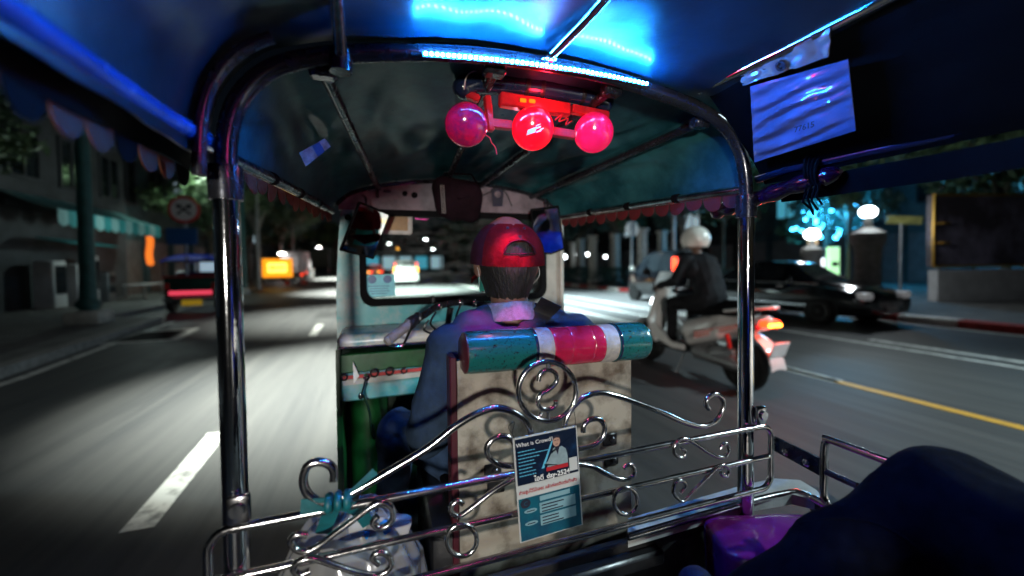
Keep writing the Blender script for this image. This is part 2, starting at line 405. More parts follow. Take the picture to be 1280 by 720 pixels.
def text(body, size, o, ux, uz, m, parent, name='lettering', align='LEFT', off=.0006, bold=0.):
    c = bpy.data.curves.new('t', 'FONT'); c.body = body; c.size = size; c.align_x = align; c.offset = bold; c.resolution_u = 3; c.fill_mode = 'FRONT'
    t = bpy.data.objects.new('t', c); COL.objects.link(t)
    dg = bpy.context.evaluated_depsgraph_get(); me = bpy.data.meshes.new_from_object(t.evaluated_get(dg))
    bpy.data.objects.remove(t); bpy.data.curves.remove(c)
    ux = V(ux).normalized(); uz = V(uz).normalized(); nn = ux.cross(uz)
    for v in me.vertices: v.co = V(o)+ux*v.co.x+uz*v.co.y+nn*off
    me.materials.clear()
    return link(name, me, m, parent, smooth=False)


# ------------------------------------------------------------------ continuous bodies: limbs and masses fused by a voxel remesh
def _cap(bm, p0, p1, r0, r1, seg=14):
    p0, p1 = V(p0), V(p1); d = p1-p0; L = d.length
    if L < 1e-6: d = V((0, 0, 1))
    d.normalize(); a = V((0, 0, 1)) if abs(d.z) < .9 else V((1, 0, 0)); u = d.cross(a).normalized(); v = d.cross(u)
    prof = [(r0*math.cos(t), -r0*math.sin(t)) for t in (1.57, 1.1, .7, .3, 0)]+[(r1*math.cos(t), L+r1*math.sin(t)) for t in (0, .3, .7, 1.1, 1.57)]
    rings = [[bm.verts.new(p0+d*h+max(r, 1e-5)*(math.cos(2*PI*k/seg)*u+math.sin(2*PI*k/seg)*v)) for k in range(seg)] for r, h in prof]
    for A, B in zip(rings, rings[1:]):
        for k in range(seg): bm.faces.new((A[k], A[(k+1) % seg], B[(k+1) % seg], B[k]))
    bm.faces.new(rings[0][::-1]); bm.faces.new(rings[-1])


def body(name, prims, mats, parent, voxel=.008, iters=3, wrinkle=None):
    bm = bmesh.new()
    for p in prims:
        if p[0] == 'c': _cap(bm, *p[2:6])
        else:
            mt = Matrix.Translation(V(p[2])) @ (Euler(p[4]).to_matrix().to_4x4() if len(p) > 4 else Matrix.Identity(4)) @ Matrix.Diagonal((*p[3], 1))
            bmesh.ops.create_uvsphere(bm, u_segments=18, v_segments=12, radius=1, matrix=mt)
    bmesh.ops.recalc_face_normals(bm, faces=bm.faces[:])
    me = bpy.data.meshes.new('t'); bm.to_mesh(me); bm.free(); o = bpy.data.objects.new('t', me); COL.objects.link(o)
    r = o.modifiers.new('r', 'REMESH'); r.mode = 'VOXEL'; r.voxel_size = voxel
    s = o.modifiers.new('s', 'SMOOTH'); s.factor = .5; s.iterations = iters
    dg = bpy.context.evaluated_depsgraph_get(); out = bpy.data.meshes.new_from_object(o.evaluated_get(dg))
    bpy.data.objects.remove(o); bpy.data.meshes.remove(me)
    n = len(out.polygons); ce = np.empty(n*3); out.polygons.foreach_get('center', ce); ce = ce.reshape(-1, 3)
    best = np.full(n, 1e9); mi = np.zeros(n, int)
    for p in prims:
        if p[0] == 'c':
            a, b = np.array(p[2]), np.array(p[3]); ab = b-a; L2 = max(1e-9, ab@ab); t = np.clip((ce-a)@ab/L2, 0, 1)
            d = np.linalg.norm(ce-(a+t[:, None]*ab), axis=1)-(p[4]+(p[5]-p[4])*t)
        else:
            q = ce-np.array(p[2])
            if len(p) > 4: q = q @ np.array(Euler(p[4]).to_matrix())
            rr = np.array(p[3]); k = np.linalg.norm(q/rr, axis=1); d = (k-1)*rr.min()
        m_ = d < best; best[m_] = d[m_]; mi[m_] = p[1]
    if wrinkle:
        cloth, amp, fr = wrinkle
        nv = len(out.vertices); co = np.empty(nv*3); out.vertices.foreach_get('co', co); co = co.reshape(-1, 3)
        no = np.empty(nv*3); out.vertex_normals.foreach_get('vector', no); no = no.reshape(-1, 3)
        ls = np.empty(n, int); lt = np.empty(n, int); out.polygons.foreach_get('loop_start', ls); out.polygons.foreach_get('loop_total', lt)
        lv = np.empty(len(out.loops), int); out.loops.foreach_get('vertex_index', lv); lm = np.repeat(mi, lt); vm = np.zeros(nv, bool); vm[lv[np.isin(lm, cloth)]] = True
        N = noise.noise
        for i in np.nonzero(vm)[0]:
            x, y, z = co[i]; w1 = N(V((x*fr, y*fr, z*fr*.45+x*fr*.5))); w2 = 1-abs(N(V((x*fr*.8+9, y*fr*.8, z*fr*.6-x*fr*.3))))*2
            co[i] += no[i]*amp*(w1*.6+w2*.6)
        out.vertices.foreach_set('co', co.ravel())
    for m in mats: out.materials.append(m)
    out.polygons.foreach_set('material_index', mi.astype(int).tolist())
    return link(name, out, None, parent, True, 80)


def hand(m, wrist, d, palm_n, curl=.5, side=1, s=1.):
    """palm + five unequal jointed fingers; d = pointing direction, palm_n = direction the palm faces, side = thumb side sign"""
    d = V(d).normalized(); pn = V(palm_n); pn = (pn-d*pn.dot(d)).normalized(); lat = d.cross(pn)*side
    wr = V(wrist); out = [('c', m, tuple(wr), tuple(wr+d*.03*s), .026*s, .026*s)]
    for k, (o, ln) in enumerate(((.030, .070), (.010, .080), (-.010, .074), (-.029, .058))):
        b = wr+d*.088*s+lat*o*s
        out.append(('c', m, tuple(wr+d*.02*s+lat*o*.5*s), tuple(b), .015*s, .0115*s))
        ang = 0; p = b
        for q, fr in enumerate((.45, .32, .23)):
            ang += curl*(1.0 if q else .8); e = p+(d*math.cos(ang)+pn*math.sin(ang))*ln*fr*s
            out.append(('c', m, tuple(p), tuple(e), (.0098-.001*q)*s, (.009-.001*q)*s)); p = e
    b = wr+d*.02*s+lat*.022*s; e = b+(d*.6+lat*.75+pn*.25)*.036*s; g = e+(d*.85+lat*.1+pn*.55*max(.4, curl))*.03*s; h = g+(d*.7-lat*.25+pn*.6*max(.4, curl))*.026*s
    out += [('c', m, tuple(b), tuple(e), .015*s, .0115*s), ('c', m, tuple(e), tuple(g), .0112*s, .0102*s), ('c', m, tuple(g), tuple(h), .010*s, .0082*s)]
    return out



# ================================================================== THE TUK-TUK WE RIDE IN
CX = .361; YP = .84
TUK = empty('tuk_tuk', (CX, .6, 0), 'open three-wheeled taxi we ride in, chrome poles, blue-lit vinyl roof and scrolled rail', 'tuk-tuk')


def pole(X, lab):
    o = MB().tube([(X, YP, z) for z in (.42, .8, 1.2, 1.5)], .0205, 20).build('pole', M['chrome'], TUK)
    b = MB().box((X+(.012 if X < 0 else .022), YP-.026, .925), (.036, .016, .05), bev=.005, seg=2).lathe([(.0, -.006), (.012, -.006), (.013, .0), (.010, .006), (0, .007)], (X+(.012 if X < 0 else .022), YP-.036, .928), 'y', 12)
    b.build('clamp_bolt', M['chrome_worn'], o); o['label'] = lab
    MB().lathe([(.026, -.03), (.027, 0), (.026, .03)], (X, YP, 1.50), 'z', 18).build('collar', M['dark_tube'], o)
    return o


pole(-.249, 'left chrome pole at the roadside'); pole(.971, 'right chrome pole in front of the scooter')
HX = [(-.249, 1.50), (-.245, 1.58), (-.225, 1.65), (-.18, 1.705), (-.11, 1.740), (0, 1.766), (.18, 1.793), (CX, 1.80)]
HX = HX+[(2*CX-x, z) for x, z in HX[-2::-1]]
ARCH = bez([(x, 0, z) for x, z in HX], 5)


def arch(s):
    """point of the hoop, s in 0..1"""
    f = s*(len(ARCH)-1); i = min(int(f), len(ARCH)-2); return ARCH[i].lerp(ARCH[i+1], f-i)


MB().tube([(p.x, YP, p.z) for p in ARCH], .0175, 14).build('roof_hoop', M['dark_tube'], TUK)
MB().tube([((p.x-CX)*1.03+CX, YP-.06, (p.z-1.5)*1.05+1.5) for p in ARCH[:int(len(ARCH)*.27)]], .0105, 12).build('hoop_piping', M['dark_tube'], TUK)
PL = MB().box((.38, -.22, 1.80), (.30, .05, .02), bev=.004).build('roof_lamp', M['dark_tube'], TUK)
MB().tube([(.25, -.22, 1.778), (.51, -.22, 1.778)], .009, 10).build('lamp_tube', M['pink_tube'], PL)


# rear canopy stretched over the passengers
def rc(u, v):
    s = .02+.725*u; p = arch(s); y = YP+.012-v*1.75
    wob = .006*noise.noise(V((p.x*6, y*5, 2)))+.0035*noise.noise(V((p.x*18, y*7, 5)))+(.010*abs(noise.noise(V((p.x*7+y*4, y*5-p.x*3, 8)))) if p.x < .05 else 0)
    k = 1.045+.02*math.sin(min(1, v)*PI); sag = 0
    return V(((p.x-CX)*k+CX, y, (p.z-1.5)*1.02+1.5+.020+.012*v+wob+sag+.003*math.sin(u*26)*(v > .02)))


MB().grid(rc, 72, 80, .003).build('rear_canopy', M['canopy_rear'], TUK)


# front canopy panels between the ribs, from hoop to windscreen head
FX = [(-.165, 1.52), (-.155, 1.57), (-.128, 1.605), (-.083, 1.640), (.0, 1.668), (.102, 1.688), (.25, 1.704), (.335, 1.706)]
FX = FX+[(.670-x, z) for x, z in FX[-2::-1]]
FARC = bez([(x, 0, z) for x, z in FX], 5)


def farch(s):
    f = s*(len(FARC)-1); i = min(int(f), len(FARC)-2); return FARC[i].lerp(FARC[i+1], f-i)


def fc(s, v, off=.012):
    a, b = arch(s), farch(s); p = a.lerp(b, v)
    return V((p.x, YP+.01+v*(1.715-YP), p.z+off))


RIBS = [.30, .46, .58, .72]
edges = [.04]+RIBS+[.96]
for i, (a, b) in enumerate(zip(edges, edges[1:])):
    def g(u, v, a=a, b=b, i=i):
        s = a+(b-a)*u; p = fc(s, v); e = math.sin(u*PI)*math.sin(min(1, v*1.02)*PI)
        fold = noise.noise(V((u*3.2+v*5+i*7, v*2.2-u*2, i)))*.018+noise.noise(V((u*7+v*5, v*4, i+3)))*.006+abs(noise.noise(V((u*3-v*4, v*3+u*2, i+9))))*.010
        if i == 0: fold += .009*math.sin((u*1.0+v*.55)*17)*(1-v)*.9
        return p+V((0, 0, fold*e+.010*e))
    MB().grid(g, 26, 34, .002).build('canopy_panel', M['canopy_front'], TUK)
for s in RIBS:
    pts = [fc(s, v, -.012) for v in (0, .1, .3, .6, .9, .985)]
    r = MB().tube(pts, [.013, .012, .012, .012, .011, .011], 12).build('roof_rib', M['dark_tube'], TUK)
    MB().box(fc(s, .02, -.012), (.05, .035, .03), bev=.006).build('rib_bracket', M['dark_tube'], r)
# side rails of the front roof with the scalloped fringe below
for sgn, s in ((-1, .075), (1, .925)):
    a, b = fc(s, 0, 0), fc(s, 1, 0)
    a = V((-.247 if sgn < 0 else .969, a.y, 1.548)); b = V((-.158 if sgn < 0 else .829, 1.71, 1.565))
    r = MB().tube([a.lerp(b, k/6)+V((0, 0, .004*math.sin(k/6*PI))) for k in range(7)], .0125, 14).build('roof_side_rail', M['chrome_worn'] if sgn > 0 else M['dark_tube'], TUK)
    for k in range(3): MB().lathe([(.0138, -.012), (.0145, 0), (.0138, .012)], a.lerp(b, .25+k*.25)+V((0, 0, .004)), (V((1, 0, 0)), V((0, 0, 1)), (b-a).normalized()), 14).build('band', M['black_rubber'], r)
    n = 14
    for k in range(n):
        p, q = a.lerp(b, (k+.04)/n), a.lerp(b, (k+.96)/n); z = .012; h = .036+.005*math.sin(k*2.3)
        pts = [p+V((0, 0, -z)), q+V((0, 0, -z))]+[p.lerp(q, .5+.48*math.cos(t))+V((.006*math.sin(k*1.7)*math.sin(t), 0, -z-h*(.35+.65*math.sin(t)))) for t in [PI*j/7 for j in range(8)]]
        MB().poly(pts, (.0015, 0, 0)).build('fringe_flap', M['fringe'] if sgn < 0 else M['fringe_red'], r, smooth=False)

# rear roof tubes running back over the passengers
r = MB().tube([(-.055, YP-.005, 1.742), (-.052, .72, 1.785), (-.05, .3, 1.80), (-.05, -.7, 1.81)], .0125, 14).build('roof_tube', M['chrome_worn'], TUK)
MB().lathe([(.02, -.02), (.021, 0), (.02, .02)], (-.055, YP-.008, 1.738), 'z', 14).build('tube_socket', M['dark_tube'], r)
r = MB().tube([(.372, .80, 1.805), (.392, .70, 1.818), (.398, .6, 1.823), (.40, .2, 1.83), (.40, -.7, 1.83)], .0115, 14).build('roof_tube', M['chrome'], TUK)
MB().box((.364, .822, 1.797), (.028, .05, .006), (.1, 0, .2), bev=.002).lathe([(0, -.004), (.006, -.004), (.006, .0), (0, .001)], (.364, .818, 1.793), 'z', 10).build('flattened_end', M['chrome_worn'], r)
MB().tube([(.80, YP-.01, 1.792), (.80, .6, 1.78), (.80, .2, 1.775), (.80, -.7, 1.775)], .0115, 14).build('roof_tube', M['chrome'], TUK)
MB().box((.55, -.45, .66), (.95, .5, .14), bev=.05, seg=3).build('rear_bench', M['black_rubber'], TUK)
LT = MB().tube([(-.272, .86, 1.572), (-.288, .7, 1.570), (-.29, .4, 1.567), (-.29, -.7, 1.565)], .0155, 14).build('roof_side_tube', mat('blue_side_tube', (.025, .12, .50), .25, .2, coat=.5), TUK)
# left valance with fringe, hanging outside the left tube
MB().grid(lambda u, v: V((-.302-.012*v+.004*math.sin(u*40), .87-u*1.5, 1.566-.040*v+.003*math.sin(u*23))), 60, 4, .002).build('valance', M['canopy_dark'], TUK)
for k in range(26):
    y0 = .875-k*.055; pts = [(-.316, y0, 1.528), (-.316, y0-.053, 1.528)]+[(-.316+.004*math.sin(k), y0-.0265-.0255*math.cos(t), 1.528-.03*(.3+.7*math.sin(t))) for t in [PI*j/6 for j in range(6, -1, -1)]][::-1][::-1]
    pts = [(-.316, y0, 1.528)]+[(-.316, y0-.0265+.0262*math.cos(t), 1.524-.030*math.sin(t)) for t in [PI*j/7 for j in range(8)]]+[(-.316, y0-.053, 1.528)]
    MB().poly(pts, (.0015, 0, 0)).build('fringe_flap', M['fringe'] if k % 3 else M['canopy_dark'], LT, smooth=False)
# right side: sloping dark tarp, lower tube, rolled curtain
MB().grid(lambda u, v: V((.81+.205*v+.012*math.sin(u*7+v*3)*v, YP-.02-u*1.4, 1.79-.20*v-.03*v*v+.006*noise.noise(V((u*9, v*6, 1))))), 50, 14, .002).build('side_tarp', M['canopy_dark'], TUK)
MB().grid(lambda u, v: V((1.015+.012*v+.004*math.sin(u*31), YP-.06-u*1.35, 1.555-.05*v-.006*math.sin(u*5))), 50, 5, .002).build('side_valance', M['canopy_dark'], TUK)
RT = MB().tube([(1.0, .83, 1.575), (1.0, .745, 1.582), (1.0, .5, 1.578), (1.0, -.6, 1.575)], .011, 12).build('roof_side_tube', mat('dull_blue_tube', (.02, .03, .08), .2, .5), TUK)
pr = bez([(1.0, .985, 1.500), (1.0, .93, 1.508), (1.0, .82, 1.523), (1.0, .70, 1.540), (1.0, .62, 1.548)], 6)
MB().tube(pr, [.006, .017]+[.021+.003*math.sin(i*1.7) for i in range(len(pr)-5)]+[.02, .016, .008], 14).build('rolled_curtain', mat('rolled_purple_vinyl', (.035, .003, .022), .16, scale=30, var=.6, bump=.4, bscale=60, coat=.8), TUK)
tie = MB()
for k in range(4): tie.tube([(1.0+.026*math.cos(a), .66+.008*k, 1.553+.036*math.sin(a)+.006*k) for a in [2*PI*j/12 for j in range(12)]], .0045, 6, closed=True)
for k in range(4): tie.tube([(.985, .655+.01*k, 1.53), (.978, .66+.01*k, 1.50-.01*(k % 2)), (.985+.008*k, .65+.015*k, 1.478-.01*(k % 3))], .003, 6)
tie.build('curtain_tie', M['black_rubber'], TUK)

# LED strip on the hoop
led = []
st = MB()
pts = [arch(s) for s in [.36+.004*k for k in range(0, 61)]]
A_, B_ = V((.097, 0, 1.7685)), V((.632, 0, 1.7785))
cur = bez([A_, V((.25, 0, 1.779)), V((.40, 0, 1.784)), V((.53, 0, 1.783)), B_], 14)
st.tube([(p.x, YP-.019, p.z) for p in cur], .0042, 6)
S = st.build('led_strip', M['led_strip'], TUK)
L_ = [0]
for a, b in zip(cur, cur[1:]): L_.append(L_[-1]+(b-a).length)
bd = MB(); NB = 47
for k in range(NB):
    d = L_[-1]*(k+.5)/NB; i = max(j for j in range(len(L_)) if L_[j] <= d); i = min(i, len(cur)-2); p = cur[i].lerp(cur[i+1], (d-L_[i])/(L_[i+1]-L_[i]))
    bd.sph((p.x, YP-.0245, p.z+.001), (.0031, .003, .0031), 8, 6)
o = bd.build('led_bead', M['led'], S); o['kind'] = 'stuff'

# the red lamp bar hanging from the hoop
LB = MB()
LB.tube(bez([(.205, .95, 1.772), (.25, .95, 1.789), (.38, .95, 1.796), (.52, .95, 1.792), (.592, .95, 1.780)], 4), .026, 16)
LB.sph((.206, .95, 1.771), (.026, .026, .026)).sph((.592, .95, 1.780), (.026, .026, .026))
LBT = empty('lamp_bar', (.39, .95, 1.79), 'blue tubular lamp bar with three red lamps hanging under the lit roof hoop', 'lamp')
LAMP = LB.build('bar', M['navy'], LBT)
for x in (.252, .365, .405, .52): MB().lathe([(.0272, -.006), (.0282, 0), (.0272, .006)], (x, .95, 1.789+.007*math.sin((x-.2)/.4*PI)), 'x', 18).build('bar_band', M['black_plastic'], LAMP)
wire = [at(x, y, Y=.92) for x, y in ((580, 112), (583, 96), (592, 89), (606, 87), (616, 82), (628, 88), (660, 93), (690, 97), (735, 101), (752, 108), (757, 120))]
MB().tube(bez(wire, 4), .0018, 6).tube(bez([at(x, y, Y=.92) for x, y in ((616, 82), (612, 76), (606, 82), (617, 86), (626, 80))], 4), .002, 6).tube(bez([at(x, y, Y=.92) for x, y in ((705, 99), (709, 92), (712, 85), (708, 80))], 3), .0016, 6).build('wire', M['white_cord'], LBT)
br = MB()
br.box((.39, .945, 1.750), (.19, .026, .034), (0, .03, 0), bev=.004).box((.545, .945, 1.748), (.11, .022, .022), (0, .06, 0), bev=.003)
br.box((.268, .945, 1.715), (.016, .02, .085), (0, -.1, 0), bev=.003).box((.46, .945, 1.686), (.08, .018, .022), (0, .05, 0), bev=.002).box((.30, .945, 1.692), (.05, .018, .022), bev=.002).box((.225, .945, 1.752), (.04, .02, .018), (0, .3, 0), bev=.004)
BR = br.build('lamp_bracket', M['red_paint'], LBT)
for x, z in ((.352, 1.752), (.376, 1.753)): MB().box((x, .932, z), (.017, .006, .010), bev=.002).build('amber_reflector', M['amber'], BR)
MB().tube(bez([at(x, y, Y=.93) for x, y in ((605, 168), (612, 172), (614, 178), (619, 184), (621, 193))], 4), .0014, 6).tube(bez([at(x, y, Y=.93) for x, y in ((694, 150), (703, 143), (699, 152), (710, 148), (707, 156), (715, 151))], 4), .002, 6).build('wire', M['red_paint'], LBT)
for (px, py, r, m, lab) in ((583, 156, .052, 'red_lamp_dim', 'left red lamp, dim and mottled'), (666, 161, .0545, 'red_lamp', 'middle red lamp, brightest'), (742, 166, .053, 'red_lamp_pink', 'right red lamp, pinkish')):
    c = at(px, py, Y=.945); dv = (CAM-c).normalized(); dv = (dv*.75+V((0, -.25, -.12))).normalized(); u = dv.cross(V((0, 0, 1))).normalized(); v2 = u.cross(dv)
    h = MB().lathe([(.02, -.045), (.04, -.035), (.0505*r/.052, -.006), (.0512*r/.052, .002)], c, (u, v2, dv), 22).build('lamp_housing', M['red_paint'], LBT)
    MB().lathe([(r*.985*math.cos(t), .002+r*.55*math.sin(t)) for t in [PI/2*j/9 for j in range(10)]], c, (u, v2, dv), 28).build('lens', M[m], h); h['label'] = lab
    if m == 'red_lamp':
        spot('red_lamp_light', c+dv*.065+V((0, .02, -.02)), (.31, 1.035, 1.18), 34, (1, .03, .36), 27, .7, .02); point('red_lamp_spill', c+V((.02, -.045, .055)), .45, (1, .02, .05), .015); point('header_fill', c+V((.0, .075, .0)), 1.0, (1, .22, .32), .02)  # last point is a pink fill added behind the lamp to brighten the header
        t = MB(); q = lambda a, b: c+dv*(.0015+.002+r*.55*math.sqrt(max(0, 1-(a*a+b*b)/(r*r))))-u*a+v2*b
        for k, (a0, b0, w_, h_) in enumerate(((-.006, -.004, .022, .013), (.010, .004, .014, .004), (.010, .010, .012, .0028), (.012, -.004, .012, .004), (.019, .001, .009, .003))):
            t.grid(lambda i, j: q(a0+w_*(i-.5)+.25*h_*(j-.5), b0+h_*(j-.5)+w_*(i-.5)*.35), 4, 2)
        t.build('lens_highlight', M['white'], h)  # white reflection on the lens, painted on as small pale patches

# windscreen head, posts, glass and dash
def rrect(x0, x1, z0, z1, r, n=6, top=None):
    out = []
    for cx_, cz, a0 in ((x1-r, z1-r, 0), (x0+r, z1-r, 90), (x0+r, z0+r, 180), (x1-r, z0+r, 270)):
        for k in range(n+1):
            a = math.radians(a0+90*k/n); out.append(V((cx_+r*math.cos(a), 0, cz+r*math.sin(a))))
    return out


YW = 1.72
hole = rrect(-.062, .752, 1.185, 1.578, .055)
seal_o = rrect(-.062, .752, 1.185, 1.578, .055); seal_i = rrect(-.036, .726, 1.212, 1.552, .045)


def band(A, B, y, th, name, m, par):
    b = MB(); n = len(A)
    a0 = [b.bm.verts.new((p.x, y, p.z)) for p in A]; b0 = [b.bm.verts.new((p.x, y, p.z)) for p in B]
    a1 = [b.bm.verts.new((p.x, y+th, p.z)) for p in A]; b1 = [b.bm.verts.new((p.x, y+th, p.z)) for p in B]
    for i in range(n):
        j = (i+1) % n
        b.bm.faces.new((a0[i], b0[i], b0[j], a0[j])); b.bm.faces.new((a1[i], a1[j], b1[j], b1[i]))
        b.bm.faces.new((a0[i], a0[j], a1[j], a1[i])); b.bm.faces.new((b0[i], b1[i], b1[j], b0[j]))
    return b.build(name, m, par, auto=50)


def outer_of(p):
    """matching outline of the cab front for a point of the hole"""
    c = V((.345, 0, 1.385)); d = (p-c).normalized()
    return c+d*1.0


WSF = MB()
# left post, right post, sill as shaped plates with depth
LP = [(-.150, 1.02), (-.150, 1.25), (-.140, 1.42), (-.128, 1.56), (-.098, 1.60), (-.060, 1.60), (-.060, 1.56), (-.060, 1.24), (-.050, 1.20), (-.02, 1.183), (.02, 1.183), (.02, 1.02)]
WP = MB().poly([(x, YW, z) for x, z in LP], (0, .04, 0)).build('windscreen_post', M['turq'], TUK, auto=30)
RPp = [(2*.345-x, z) for x, z in LP]
MB().poly([(x, YW, z) for x, z in RPp][::-1], (0, .04, 0)).tube([(.832, YW+.0, z) for z in (1.02, 1.3, 1.56)], .012, 10).build('windscreen_post', M['beige'], TUK, auto=30)
MB().poly([(.02, YW+.001, 1.02), (.67, YW+.001, 1.02), (.67, YW+.001, 1.183), (.02, YW+.001, 1.183)], (0, .038, 0)).build('windscreen_sill', M['turq'], TUK)
hd = [(x, z) for x, z in [(p.x, p.z) for p in FARC] if z > 1.598]
b = [(hd[0][0], YW-.002, 1.574)]+[(x, YW-.002, z-.004) for x, z in hd]+[(hd[-1][0], YW-.002, 1.574)]
HDR = MB().poly(b, (0, .04, 0)).build('header_panel', M['cream'], TUK, auto=30)
MB().tube([(p.x, YW-.004, p.z) for p in FARC if p.z > 1.59], .008, 8).build('header_trim', M['dark_tube'], HDR)
for px, py, rr in ((506, 242, .011), (518, 244, .013), (435, 272, .012)):
    c = at(px, py, Y=YW-.003); MB().lathe([(rr, 0), (rr, .004), (rr*.7, .007), (0, .004)], c, (V((1, 0, 0)), V((0, 0, 1)), V((0, -1, 0))), 14).build('grommet', M['black_rubber'], HDR)
MB().box(at(484, 239, Y=YW-.008), (.03, .012, .012), bev=.003).box(at(472, 243, Y=YW-.008), (.012, .012, .03), bev=.003).build('cable_clip', M['black_plastic'], HDR)
band(seal_o, seal_i, YW-.012, .05, 'windscreen_seal', M['black_rubber'], TUK)
WS = MB().grid(lambda u, v: V((-.040+.77*u, YW+.012, 1.208+.348*v)), 2, 2, .004).build('windscreen', M['wind'], TUK, smooth=False)
c = at(475, 357, Y=YW+.008); 
CARD = MB().box(c, (.118, .002, .090), (0, -.03, 0)).build('permit_card', M['cyan_card'], TUK); CARD['label'] = 'turquoise permit card with two round emblems'
for dx in (-.030, .030):
    MB().lathe([(.017, 0), (.017, .001), (0, .0012)], c+V((dx, -.0015, .026)), (V((1, 0, 0)), V((0, 0, 1)), V((0, -1, 0))), 16).build('emblem', M['sticker_blue'], CARD)
for k, wd in enumerate((.085, .07, .08, .06)): MB().box(c+V((-.004, -.0018, -.002-.010*k)), (wd, .001, .0028)).build('print_line', M['sticker_blue'], CARD)
c = at(497, 280, Y=YW+.006); k_ = MB().box(c, (.118, .003, .088), (0, .02, 0), bev=.008).build('notice_card', M['card_white'], TUK)
MB().box(c+V((-.008, -.003, .006)), (.098, .002, .066), (0, .02, 0)).build('brown_panel', M['brown_card'], k_)
c = at(640, 256, Y=YW+.006); MB().box(c, (.085, .003, .016), (0, .05, 0)).build('sticker', M['card_white'], WS)
MB().box((.43, YW+.002, 1.213), (.36, .02, .014), (0, -.03, 0), bev=.004).build('wiper_cover', M['black_plastic'], WS)
# badge and wires on the header
BG = MB().poly([at(x, y, Y=YW-.006) for x, y in ((614, 236), (630, 236), (628, 258), (616, 258))], (0, .004, 0)).build('badge', M['ink'], TUK)
MB().sph(at(622, 243, Y=YW-.010), (.015, .006, .016), 12, 8).build('badge_figure', M['cream'], BG)
MB().tube(bez([at(x, y, Y=YW-.012) for x, y in ((575, 262), (592, 250), (612, 240), (622, 234), (633, 242), (640, 258))], 5), .0022, 6).build('wire', M['black_plastic'], HDR)

# dash shelf, dash panel and foot well
sh = [(-.130, 1.10), (-.130, 1.072), (-.112, 1.05), (-.07, 1.045), (.80, 1.045), (.80, 1.10)]
DS = MB().box((.335, 1.60, 1.085), (.935, .236, .05), bev=.022, seg=3).build('dash_shelf', M['dash_top'], TUK)
MB().tube([(-.125, 1.485, 1.068), (.3, 1.483, 1.066), (.79, 1.485, 1.066)], .006, 8).build('shelf_lip', M['chrome_worn'], DS)
MB().box((.335, 1.585, 1.012), (.915, .20, .066), bev=.004).build('dash_band', M['green'], TUK)
DP = MB().box((.335, 1.560, .93), (.91, .16, .098), bev=.006).build('dash_panel', M['turq'], TUK)
MB().box((.335, 1.478, .975), (.9, .006, .012), (0, -.02, 0)).build('red_stripe', M['k_red'], DP)
MB().box((.335, 1.477, .958), (.9, .006, .018), (0, -.02, 0)).build('white_stripe', M['beige'], DP)
for px, py, rr in ((468, 466, .0145), (487, 464, .0145), (505, 463, .011), (430, 471, .012), (458, 472, .010)):
    c = at(px, py, Y=1.478); MB().lathe([(rr, 0), (rr*1.1, .005), (rr*.7, .008), (rr*.6, .002), (0, .002)], c, (V((1, 0, 0)), V((0, 0, 1)), V((0, -1, 0))), 16).build('switch', M['black_plastic'], DP)
MB().box(at(533, 462, Y=1.478), (.004, .01, .11)).build('panel_seam', M['black_plastic'], DP)
c = at(457, 470, Y=1.465)
K = MB().tube([c, c+V((0, -.02, -.002))], .008, 10).tube([c+V((0, -.024, -.004)), c+V((-.006, -.026, -.03)), c+V((-.014, -.026, -.055))], .004, 8).sph(c+V((-.016, -.026, -.06)), (.009, .003, .012), 10, 8)
K.build('ignition_key', M['chrome'], DP)
MB().poly([at(x, y, Y=1.47) for x, y in ((441, 452), (449, 470), (442, 480))], (0, .004, 0)).build('bracket_plate', M['alu'], DP)
MB().tube(bez([c+V((-.01, -.012, -.06)), c+V((.01, -.012, -.12)), c+V((.016, -.01, -.20)), c+V((.026, -.005, -.22)), c+V((.02, 0, -.17))], 5), .004, 8).build('key_cord', M['green_dark'], DP)
# cab side and apron
MB().box((-.132, 1.30, .66), (.018, .80, .62), bev=.004).build('cab_side', M['green'], TUK) if False else None
MB().poly([(-.142, 1.70, 1.05), (-.142, 1.55, 1.05), (-.142, 1.535, .90), (-.142, 1.52, .60), (-.142, 1.50, .36), (-.142, 1.70, .36)], (.020, 0, 0)).build('cab_side', M['green'], TUK)
MB().box((.335, 1.69, .68), (.93, .02, .74)).build('front_apron', M['green_dark'], TUK)
MB().grid(lambda u, v: V((-.10+.13*u, 1.655-.03*math.sin(u*PI), .86-.4*v)), 10, 4, .004).build('apron_bulge', M['green'], TUK)
MB().box((.36, 1.1, .37), (1.16, 1.2, .03), bev=.004).build('floor_panel', M['floor'], TUK)
MB().box((.36, .1, .34), (1.26, 1.0, .03)).build('rear_floor', M['floor'], TUK)
# engine hump / seat base below the driver
MB().box((.38, 1.12, .55), (.54, .36, .36), bev=.02, seg=2).build('driver_seat_base', M['black_plastic'], TUK)
MB().box((.40, 1.12, .745), (.48, .34, .05), bev=.02, seg=3).build('driver_seat', M['black_rubber'], TUK)

